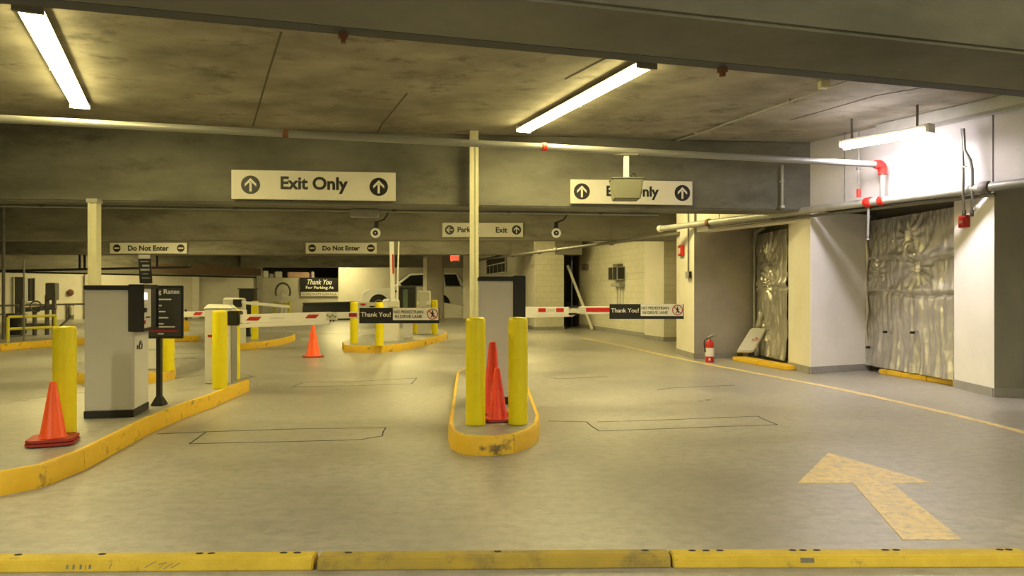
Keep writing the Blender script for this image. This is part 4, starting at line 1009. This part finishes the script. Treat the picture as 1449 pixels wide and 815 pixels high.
# ------------------------------------------------------------------ foil sheets
def foil(label, a, b, z0, z1, nu, nv, pins, seams, seed, flare=.12):
    a, b = Vector((*a, 0)), Vector((*b, 0)); d = b-a; L = d.length; dn = d.normalized(); n = Vector((-dn.y, dn.x, 0))
    if n.x > 0: n = -n
    t = thing('foil_sheet', label, 'insulation sheet', (a+b)/2+Vector((0, 0, z0)))
    m = MB(); vs = []
    for j in range(nv+1):
        v = j/nv; z = z0+(z1-z0)*v
        for i in range(nu+1):
            u = i/nu; x = u*L
            h = .02*mnoise.noise((x*1.2+seed, z*.9, 1.3))+.012*abs(mnoise.noise((x*7+seed, z*3.5, 2.1)))*2+.010*mnoise.noise((x*22, z*9, seed))
            fold = abs(mnoise.noise((x*6.5+.4*z+seed, z*.8, 7.7)))
            h += .022*(1-fold*2.4)*(.4+.6*(1-v))
            h += .012*(1-2.5*abs(mnoise.noise((x*15+.7*z+seed, z*1.1, 4.2))))
            for (pu, pz, s, amp) in pins:
                dx, dz = (u-pu)*L, z-pz; r = math.hypot(dx, dz)+1e-4; an = math.atan2(dz, dx)
                h += amp*math.exp(-r/s)*math.sin(an*13+seed)*min(1, r*9)-amp*1.2*math.exp(-(r/.08)**2)
            for zs in seams: h -= .035*math.exp(-((z-zs-.03*math.sin(x*3))/.025)**2); h += .03*math.exp(-((z-zs-.07)/.05)**2)
            h += flare*max(0, (.22-v)/.22)**1.6
            vs.append(a+dn*x+n*(h+.03)+Vector((0, 0, z)))
    fs = [(j*(nu+1)+i, j*(nu+1)+i+1, (j+1)*(nu+1)+i+1, (j+1)*(nu+1)+i) for j in range(nv) for i in range(nu)]
    m.add(vs, fs)
    o = obj('sheet', m, 'foil', t, smooth=70)
    return t, o, n, dn, L
t, o, n_, dn_, L_ = foil('large crumpled silver foil sheet between the two white pillars', (6.41, 13.22), (6.61, 10.9), .10, 2.66, 110, 130,
     [(.60, 1.80, .5, .030), (.5, 2.3, .3, .022), (.12, 1.72, .25, .025)], [1.36, 1.93], 3.0, .06)
a = Vector((6.41, 13.22, 0))
for f, z in ((.28, .72), (.06, .42), (.6, .75)): obj('tear', MB().ob(a+dn_*L_*f+n_*.13+Vector((0, 0, z)), dn_*.035, n_*.02, Vector((0, 0, .02))+dn_*.01), 'black_matte', t, label='dark tear in the foil')
obj('side_cord', MB().tube([a+n_*.09+Vector((0, 0, z))+dn_*(.03+.02*math.sin(z*7)) for z in [2.6-.13*k for k in range(19)]], [.03+.012*math.sin(k*1.7) for k in range(19)], 8), 'foil', t, smooth=60, label='twisted edge of the foil')
t, o, n_, dn_, L_ = foil('narrow crumpled silver foil sheet beside the leaning board', (5.22, 15.62), (5.23, 13.9), .10, 2.60, 70, 110,
     [(.4, 2.0, .4, .05), (.35, 1.55, .3, .05), (.3, .6, .3, .04)], [1.5], 9.0, .05)
a = Vector((5.22, 15.62, 0))
obj('loose_fold', MB().tube([a+n_*(.12+.05*math.sin(z*5))+dn_*(.25+.07*math.sin(z*9))+Vector((0, 0, z)) for z in [1.0-.05*k for k in range(19)]], [.04+.03*abs(math.sin(k*.9)) for k in range(19)], 10), 'foil', t, smooth=60)
obj('edge_pipe', MB().tube([a+n_*.1+Vector((0, 0, .15)), a+n_*.1+Vector((0, 0, 2.6))], .022, 8), 'pipe', t, smooth=50, label='thin pipe at the foil edge')
obj('elbow_pipe', MB().tube([a+n_*.1+Vector((0, -.0, 2.45)), a+n_*.14+dn_*.25+Vector((0, 0, 2.66)), a+n_*.14+dn_*.8+Vector((0, 0, 2.72))], .05, 10), 'galv', t, smooth=60, label='bent pipe above the foil')
# yellow kerb stones under the foils
def kerbs(a, b, n, h, label, skip=()):
    a, b = Vector((a.x, a.y, 0)), Vector((b.x, b.y, 0)); d = (b-a); dn = d.normalized(); nn = Vector((-dn.y, dn.x, 0))
    if nn.x < 0: nn = -nn
    t = thing('low_kerb', label, 'kerb', (a+b)/2)
    for k in range(n):
        p, q = a+d*k/n, a+d*(k+1)/n; j = .006*random.uniform(-1, 1)
        obj('kerb_stone', MB().ob((p+q)/2+nn*(.15+j)+Vector((0, 0, h/2)), dn*((q-p).length/2-.006), nn*.15, (0, 0, h/2+j*.5)), 'yellow', t, bev=.012)
    obj('chipped_end', MB().ob(a+nn*.15+Vector((0, 0, h*.5)), dn*.03, nn*.14, (0, 0, h*.42)), 'gray_wall', t, bev=.015, label='bare chipped end of the kerb')
kerbs(G(1243, 529), G(1350, 545.5), 3, .085, 'yellow kerb under the large silver foil sheet')
kerbs(G(1036, 510), G(1113, 524.5), 2, .08, 'yellow kerb under the narrow silver foil sheet')

# ------------------------------------------------------------------ fire extinguisher, leaning panel, leaning pole
q = G(1004, 512.5)
t = thing('fire_extinguisher', 'red fire extinguisher on the floor beside the cream pillar', 'fire extinguisher', q)
obj('cylinder', MB().lathe([(.082, 0), (.085, .012), (.085, .36), (.07, .41), (.035, .44), (.028, .45), (.0, .45)], q, 20), 'red', t, smooth=40)
obj('label_band', MB().lathe([(.0856, .12), (.0862, .121), (.0862, .29), (.0856, .291)], q, 20), 'white', t, smooth=30, label='white label round the middle')
obj('foot_label', MB().box(q+Vector((-.04, -.088, .04)), q+Vector((-.005, -.083, .09))), 'white', t)
obj('valve', MB().lathe([(.028, .44), (.03, .47), (.02, .49), (0, .49)], q, 12), 'pipe_dark', t)
obj('handle', MB().ob(q+Vector((.03, 0, .50)), (.06, 0, .02), (0, .012, 0), (0, 0, .008)), 'pipe_dark', t)
obj('lever', MB().ob(q+Vector((.025, 0, .535)), (.055, 0, .032), (0, .012, 0), (0, 0, .006)), 'offwhite', t)
obj('hose', MB().tube([q+Vector((-.02, 0, .47)), q+Vector((-.09, -.01, .46)), q+Vector((-.115, -.02, .38)), q+Vector((-.10, -.03, .25)), q+Vector((-.095, -.03, .20))], .013, 8), 'black', t, smooth=60)
# leaning panel
b0_, b1_ = G(1043, 503, .10), G(1069, 505, .10)
t = thing('leaning_board', 'pale boxy board leaning against the narrow foil sheet', 'board', (b0_+b1_)/2)
wv = Vector((.36, -.06, 0)).normalized(); lv = Vector((.46, .22, .62)).normalized(); nv_ = wv.cross(lv).normalized()
if nv_.y > 0: nv_ = -nv_
c = b0_+wv*.15+lv*.33+Vector((-.03, -.05, .05))
obj('body', MB().ob(c, wv*.165, lv*.31, nv_*.045), 'offwhite', t, bev=.02)
obj('face', MB().ob(c+nv_*.047, wv*.14, lv*.28, nv_*.003), 'kiosk_light', t, bev=.004)
s = MB()
for k, (x_, y_, l_, an) in enumerate(((.04, .02, .10, .6), (.07, .05, .08, -.5), (.05, -.03, .09, .2), (.09, 0, .06, 1.1))):
    r_ = wv*math.cos(an)+lv*math.sin(an); s.ob(c+nv_*.051+wv*x_+lv*y_, r_*l_/2, nv_.cross(r_)*.006, nv_*.001)
obj('scrawl', s, 'darkred', t, label='faint dark red scrawl')
obj('foot', MB().ob(b0_+wv*.06+Vector((0, 0, .025)), wv*.05, lv*.02, (0, 0, .022)), 'black', t); obj('foot', MB().ob(b0_+wv*.28+Vector((0, 0, .025)), wv*.05, lv*.02, (0, 0, .022)), 'black', t)
pa_, pb_ = G(838, 466.5), P(803, 376, 28.2)
o = obj('leaning_pole', MB().ob((pa_+pb_)/2+Vector((0, 0, .02)), (pb_-pa_)/2, Vector((.045, .0, .02)), (0, .03, 0)), 'offwhite', loc=pa_, bev=.006)
tag(o, 'long pale plank leaning in the dark recess by the block wall', 'plank')
# wall speaker/electrical box on the block wall
def on_b(px): k = (px-CX)/F; a_, b_ = Vector((4.13, 22.6, 0)), Vector((2.67, 29.3, 0)); d_ = b_-a_; s_ = (a_.x-k*a_.y)/(k*d_.y-d_.x); return a_+d_*s_
q = on_b(878); bd = Vector((1.46, -6.7, 0)).normalized(); bn = Vector((-6.7, -1.46, 0)).normalized(); zc_ = HC+(HY-387)*q.y/F
t = thing('wall_heater', 'dark twin box with white divider mounted on the block wall', 'electrical box', q+Vector((0, 0, zc_)))
obj('case', MB().ob(q+bn*.14+Vector((0, 0, zc_)), bd*.42, bn*.14, (0, 0, .22)), 'pipe', t, bev=.01)
obj('door', MB().ob(q+bn*.285-bd*.2+Vector((0, 0, zc_)), bd*.18, bn*.006, (0, 0, .2)), 'black', t); obj('door', MB().ob(q+bn*.285+bd*.22+Vector((0, 0, zc_)), bd*.16, bn*.006, (0, 0, .2)), 'black', t)
obj('near_side', MB().ob(q+bn*.14+bd*.424+Vector((0, 0, zc_)), bd*.004, bn*.11, (0, 0, .19)), 'black', t)
obj('shelf', MB().ob(q+bn*.10+Vector((0, 0, zc_-.38)), bd*.40, bn*.1, (0, 0, .06)), 'pipe', t)
obj('cover', MB().ob(q+bn*.10+Vector((0, 0, zc_+.28)), bd*.25, bn*.08, (0, 0, .04)), 'pipe_dark', t)
for k in (-.25, .05, .3): obj('cable', MB().tube([q+bn*.03+bd*k+Vector((0, 0, zc_-.42)), q+bn*.03+bd*k+Vector((0, 0, zc_-1.25))], .012, 6), 'pipe', t)
q = on_b(830); zc_ = HC+(HY-378)*q.y/F
o = obj('switch_box', MB().ob(q+bn*.06+Vector((0, 0, zc_)), bd*.25, bn*.06, (0, 0, .11)), 'pipe_dark', loc=q+Vector((0, 0, zc_)), bev=.01); tag(o, 'small dark box high at the end of the block wall', 'electrical box')
q = P(806, 432, 29.5)
o = obj('wall_phone', MB().box((q.x-.16, q.y+.4, q.z-.2), (q.x+.1, q.y+.75, q.z+.15)), 'black', loc=(q.x, q.y+.5, q.z), bev=.02); tag(o, 'small black box in the dark recess behind the white arm', 'electrical box')
# pipe stubs near the sign beam end
for px, lab in ((1107, 'pale vertical pipe rising from the thick wall pipe to the ceiling pipe'),):
    q2 = P(px, 294, bx1(px)-.09)
    t = thing('riser_pipe', lab, 'pipe', q2)
    obj('pipe_run', MB().tube([q2, q2+Vector((0, 0, .72))], .024, 8), 'galv', t, smooth=50)
    obj('foot', MB().rbox(q2+Vector((0, .03, .02)), (.06, .12, .05)), 'galv', t)
    obj('strap', MB().rbox(q2+Vector((0, .05, .45)), (.08, .09, .025)), 'galv', t)

# ------------------------------------------------------------------ cars
def car(label):
    t = thing('car', label, 'car')       # local: nose towards -x, length 4.8, width 1.9, near side at y = -.95
    prof = [(0, .42), (.02, .72), (.10, .92), (.35, 1.03), (1.25, 1.13), (1.5, 1.16), (4.55, 1.16), (4.78, 1.02), (4.82, .55), (4.75, .36), (4.3, .30), (.3, .28)]
    def shell(pr, y0, y1, inset=0):
        m = MB(); k = len(pr); cxm = sum(p[0] for p in pr)/k; czm = sum(p[1] for p in pr)/k
        rows = []
        for y, s_ in ((y0, .985), (y0+.08*(1 if y1 > y0 else -1), 1.0), (y1-.08*(1 if y1 > y0 else -1), 1.0), (y1, .985)):
            rows += [(cxm+(p[0]-cxm)*s_, y, czm+(p[1]-czm)*s_) for p in pr]
        fs = [tuple(range(k-1, -1, -1)), tuple(3*k+i for i in range(k))]
        for r in range(3): fs += [(r*k+i, r*k+(i+1) % k, (r+1)*k+(i+1) % k, (r+1)*k+i) for i in range(k)]
        return m.add(rows, fs)
    body = obj('body', shell(prof, -.95, .95), 'carwhite', t, smooth=40)
    g = MB(); gp = [(1.35, 1.14, .86), (2.15, 1.74, .70), (4.3, 1.80, .70), (4.72, 1.14, .86)]
    g.add([(x, -w, z) for x, z, w in gp]+[(x, w, z) for x, z, w in gp], [(0, 1, 2, 3), (7, 6, 5, 4), (0, 4, 5, 1), (1, 5, 6, 2), (2, 6, 7, 3), (3, 7, 4, 0)])
    cab = obj('cabin', g, 'carwhite', t, bev=.05, smooth=50)
    def side(px, pz): f = (pz-1.14)/.64; return .86-.16*f+.006
    for sg in (-1, 1):
        for pts in (((1.62, 1.2), (2.2, 1.66), (2.75, 1.69), (2.75, 1.2)), ((2.83, 1.2), (2.83, 1.69), (3.6, 1.71), (3.7, 1.2)), ((3.78, 1.2), (3.7, 1.71), (4.25, 1.71), (4.45, 1.2))):
            obj('side_window', MB().flat([(x, sg*side(x, z), z) for x, z in pts], (0, sg, 0), .006), 'carglass', cab)
        obj('mirror', MB().ob((1.75, sg*1.02, 1.2), (.06, 0, .01), (0, .1, 0), (0, 0, .075)), 'carwhite', t, bev=.03)
    ws = [(1.42, 1.2), (2.12, 1.71)]
    obj('windshield', MB().flat([(1.40-.01, -.78, 1.2), (1.40-.01, .78, 1.2), (2.08-.02, .66, 1.70), (2.08-.02, -.66, 1.70)], (-.6, 0, .8), .012), 'windshield', cab)
    obj('rear_window', MB().flat([(4.70, -.74, 1.24), (4.70, .74, 1.24), (4.36, .62, 1.72), (4.36, -.62, 1.72)], (.87, 0, .5), .012), 'carglass', cab)
    for x in (.80, 3.55):
        for sg in (-1, 1):
            obj('wheel_arch', MB().lathe([(0, 0), (.43, 0), (.43, .02), (0, .02)], (x, sg*.945, .40), 24, Matrix.Rotation(-sg*PI/2, 3, 'X')), 'black_matte', body)
            w = obj('wheel', MB().lathe([(.2, -.11), (.35, -.10), (.37, -.05), (.37, .05), (.35, .10), (.2, .11)], (x, sg*.90, .37), 26, Matrix.Rotation(-sg*PI/2, 3, 'X')), 'tyre', t, smooth=40)
            obj('rim', MB().lathe([(.23, .08), (.23, .115), (.06, .10), (0, .105)], (x, sg*.90, .37), 18, Matrix.Rotation(-sg*PI/2, 3, 'X')), 'galv', w)
    for sg in (-1, 1):
        obj('headlight', MB().ob((.10, sg*.70, .80), (.06, 0, .03), (0, .2, 0), (0, 0, .08)), 'kiosk_light', body, bev=.02)
        obj('tail_light', MB().ob((4.80, sg*.82, .98), (.03, 0, 0), (0, .1, 0), (0, 0, .16)), 'darkred', body, bev=.01)
    obj('grille', MB().box((-.015, -.45, .6), (.03, .45, .82)), 'black', body); obj('rear_plate', MB().box((4.80, -.26, .72), (4.83, .26, .84)), 'kiosk_light', body)
    obj('bumper', MB().box((4.74, -.9, .38), (4.88, .9, .56)), 'black', body, bev=.02)
    obj('door_handle', MB().box((2.65, -.965, 1.02), (2.82, -.945, 1.05)), 'kiosk_light', body)
    obj('side_vent', MB().box((1.4, -.965, .92), (1.62, -.95, .98)), 'black', body)
    return t
c1_ = car('white car seen from the side behind the raised barrier arm')
q = P(508, 413, 33); place(c1_, (q.x, 34.0, .05*(34-25)+.0), math.radians(4)); c1_.scale = (1, 1, 1.02)
# ------------------------------------------------------------------ far left clutter
# yellow railing on the walkway
q0, q1 = G(11, 484, .16), G(78, 480, .16)
t = thing('guard_railing', 'yellow guard railing on the walkway at the far left', 'railing', (q0+q1)/2)
U_ = Vector((0, 0, 1))
for q in (q0, q1): obj('rail_post', MB().tube([q, q+U_*.62], .042, 10), 'rail_yellow', t, smooth=40)
for z in (.62, .32): obj('rail', MB().tube([q0+U_*z, q1+U_*z], .036, 10), 'rail_yellow', t, smooth=40)
# gray handrail in front of the wall
a_, b_ = P(-30, 433, 26.5), P(128, 430, 29.5)
t = thing('hand_railing', 'thin dark handrail along the far cream wall', 'railing', Vector((a_.x, a_.y, .16)))
obj('rail', MB().tube([a_, b_], .035, 8), 'pipe_dark', t)
obj('rail', MB().tube([a_-U_*.32, a_.lerp(b_, .33)-U_*.32], .03, 8), 'pipe_dark', t)
for f in (.0, .33, .66, 1.0): q = a_.lerp(b_, f); obj('rail_post', MB().tube([Vector((q.x, q.y, .16)), q], .03, 8), 'pipe_dark', t)
def onl(px): 
    A_, B_ = Vector((*far(-140, 27.6), 0)), Vector((*far(366, 43.2), 0)); d_ = B_-A_; k = (px-CX)/F; s_ = (A_.x-k*A_.y)/(k*d_.y-d_.x); return A_+d_*s_
A_, B_ = Vector((*far(-140, 27.6), 0)), Vector((*far(366, 43.2), 0)); ld = (B_-A_).normalized(); ln = Vector((ld.y, -ld.x, 0))
def on_left(px0, px1, py0, py1, th, mat, name, label=None, parent=None, off=.0, cat=None, bev=0):
    p, q = onl(px0), onl(px1); y = (p.y+q.y)/2; z1, z0 = HC+(HY-py0)*y/F, HC+(HY-py1)*y/F; z0 = max(z0, .16)
    m = MB().ob((p+q)/2+ln*(th/2+off)+U_*(z0+z1)/2, ld*(q-p).length/2, ln*th/2, U_*(z1-z0)/2)
    if parent: return obj(name, m, mat, parent, bev=bev, label=label)
    o = obj(name, m, mat, loc=(p+q)/2+U_*z0, bev=bev)
    return o
o = on_left(19, 35, 392, 462, .06, 'dark', 'door_1'); o['kind'] = 'structure'; o['label'] = 'dark doorway in the far cream wall at the left'
on_left(17.5, 19, 392, 462, .09, 'offwhite', 'door_frame', None, o); on_left(34, 35.5, 392, 462, .09, 'white', 'door_frame', None, o)
o = on_left(37, 48, 394, 426, .06, 'dark', 'window_2'); o['kind'] = 'structure'; o['label'] = 'dark window with white frame left on the far cream wall'
on_left(36, 37.5, 393, 428, .09, 'white', 'window_frame', None, o); on_left(47.5, 53, 393, 428, .09, 'cream', 'window_shutter', None, o); on_left(36, 48, 426, 428, .1, 'white', 'window_sill', None, o)
on_left(42, 42.6, 394, 426, .08, 'pipe_dark', 'mullion', None, o)
# machinery: valve stand
q = G(52, 474, .16)
q.y -= .0
t = thing('valve_stand', 'dark cluster of pipes and valves behind the yellow railing', 'machinery', q)
for dx, h in ((-.35, 1.05), (-.05, .75), (.25, 1.15), (.42, 1.3)): obj('standpipe', MB().tube([q+Vector((dx, .3*dx, 0)), q+Vector((dx, .3*dx, h))], .06, 10), 'pipe_dark', t, smooth=50)
obj('crosspipe', MB().tube([q+Vector((-.45, -.1, .72)), q+Vector((.5, .1, .80))], .07, 10), 'pipe_dark', t, smooth=50)
obj('crosspipe', MB().tube([q+Vector((-.45, -.1, .28)), q+Vector((.3, .1, .25))], .08, 10), 'pipe_dark', t, smooth=50)
obj('handwheel', MB().tube([q+Vector((.05+.16*math.cos(a), -.12, .82+.16*math.sin(a))) for a in [2*PI*k/16 for k in range(17)]], .02, 6), 'pipe_dark', t, smooth=60)
obj('control_box', MB().box(q+Vector((.30, -.1, 1.0)), q+Vector((.58, .12, 1.5))), 'pipe_dark', t, bev=.02)
obj('tank', MB().lathe([(.0, 0), (.26, .0), (.28, .05), (.28, .5), (.2, .6), (0, .62)], q+Vector((-.75, .2, 0)), 16), 'dark', t, smooth=40)
obj('gauge', MB().lathe([(.07, 0), (.07, .03), (0, .03)], q+Vector((-.2, -.15, .55)), 12, Matrix.Rotation(PI/2, 3, 'X')), 'white', t)
obj('brace', MB().tube([q+Vector((.5, 0, .1)), q+Vector((.95, .1, .55))], .03, 8), 'pipe_dark', t)
# thin posts
q = G(5, 480, .16); o = obj('thin_post', MB().tube([q, Vector((q.x, q.y, ZC))], .04, 8), 'pipe_dark', loc=q, smooth=40); tag(o, 'thin dark post at the left edge of the picture', 'post')
q = G(34, 483, .16); o = obj('thin_post', MB().tube([q, Vector((q.x, q.y, 2.2))], .022, 8), 'galv', loc=q, smooth=40); tag(o, 'thin silver post behind the yellow railing', 'post')
# bell and extinguisher on the wall
p = onl(98); z = HC+(HY-414)*p.y/F
p = p+ln*.03
t = thing('alarm_bell', 'round rust red alarm bell on the far cream wall', 'alarm', p+U_*z)
rot = Matrix(((ld.x, 0, ln.x), (ld.y, 0, ln.y), (0, 1, 0)))
obj('gong', MB().lathe([(.15, .05), (.14, .09), (.08, .12), (0, .13)], p+U_*z, 18, rot), 'rust', t, smooth=50)
obj('back_plate', MB().lathe([(.07, 0), (.07, .055), (0, .055)], p+U_*z, 12, rot), 'red', t)
z = HC+(HY-441)*p.y/F
t = thing('wall_extinguisher', 'dark bracket with pale cylinder below the alarm bell', 'fire extinguisher', p+U_*(z-.4))
obj('bracket', MB().ob(p+ln*.03+U_*z, ld*.16, ln*.03, U_*.36), 'pipe_dark', t)
obj('cylinder', MB().lathe([(.08, -.15), (.085, .0), (.085, .22), (.03, .28), (0, .28)], p+ln*.14+U_*(z+.0), 14), 'offwhite', t, smooth=40)
# coil of hose on yellow guard by the gray wall
q = on_g(399) if False else P(399, 440, 42.2); q.z = 0
t = thing('hose_guard', 'yellow guard frame with a coiled hose against the gray far wall', 'hose reel', q)
for dx in (-.42, .42): obj('guard_post', MB().tube([q+Vector((dx, 0, 0)), q+Vector((dx, 0, .85))], .08, 10), 'rail_yellow', t, smooth=40)
obj('guard_rail', MB().tube([q+Vector((-.42, 0, .72)), q+Vector((.42, 0, .72))], .06, 10), 'rail_yellow', t, smooth=40)
obj('hose_coil', MB().tube([q+Vector((.42*math.cos(a)-.02, .25, 1.4+.5*math.sin(a))) for a in [PI*(-.15+k/14*1.3) for k in range(15)]], .06, 8), 'pipe_dark', t, smooth=60)
obj('standpipe', MB().tube([q+Vector((-.08, .15, 0)), q+Vector((-.08, .15, 1.1))], .07, 10), 'white', t, smooth=40)
obj('standpipe', MB().tube([q+Vector((.18, .15, 0)), q+Vector((.18, .15, .85))], .05, 10), 'white', t, smooth=40)
obj('valve_head', MB().lathe([(.0, 0), (.16, .0), (.2, .15), (.1, .4), (0, .48)], q+Vector((-.02, .15, 1.0)), 12), 'white', t, smooth=40)
# long black barrier
a_, b_ = P(434, 440, 31), P(497, 438, 30)
t = thing('traffic_barrier', 'long black plastic barrier far behind the white arm', 'barrier', Vector(((a_.x+b_.x)/2, 30.5, 0)))
mx = (a_.x+b_.x)/2; hl = (b_.x-a_.x)/2
m = MB().add([(mx+sx*hl, 30.5+sy*w, z) for z, w in ((0, .28), (.25, .26), (.9, .10)) for sx, sy in ((-1, -1), (1, -1), (1, 1), (-1, 1))],
             [(3, 2, 1, 0), (8, 9, 10, 11)]+[(r*4+i, r*4+(i+1) % 4, r*4+4+(i+1) % 4, r*4+4+i) for r in (0, 1) for i in range(4)])
for k in range(4): m.v[8+k].z += .06 if m.v[8+k].x > mx else 0
obj('body', m, 'black', t, bev=.03)
obj('top_cap', MB().ob((mx, 30.5, .95), (hl, 0, .03), (0, .11, 0), (0, 0, .03)), 'panel_dark', t)
# pale ducts in the gap above the gray wall
for px, w, mat, lab, h in ((376.5, .30, 'white', 'white duct end in the gap above the gray far wall', .40), (384.5, .26, 'mauve', 'low mauve duct piece beside the white one above the gray wall', .22),
                           (394.5, .42, 'kiosk', 'gray duct piece left of the pinkish board above the gray wall', .36), (423, 1.3, 'pink_board', 'pinkish brown board lying in the gap above the gray wall', .34), (443, .2, 'mauve', 'narrow mauve block at the end of the gap above the gray wall', .38)):
    p = on_g(px) + Vector((-GD.y, GD.x, 0)).normalized()*.15+Vector((0, 0, 2.24))
    o = obj('duct_section', MB().rbox(p+Vector((0, 0, h/2)), (w, .2, h), math.atan2(GD.y, GD.x)), mat, loc=p, bev=.03); tag(o, lab, 'duct')
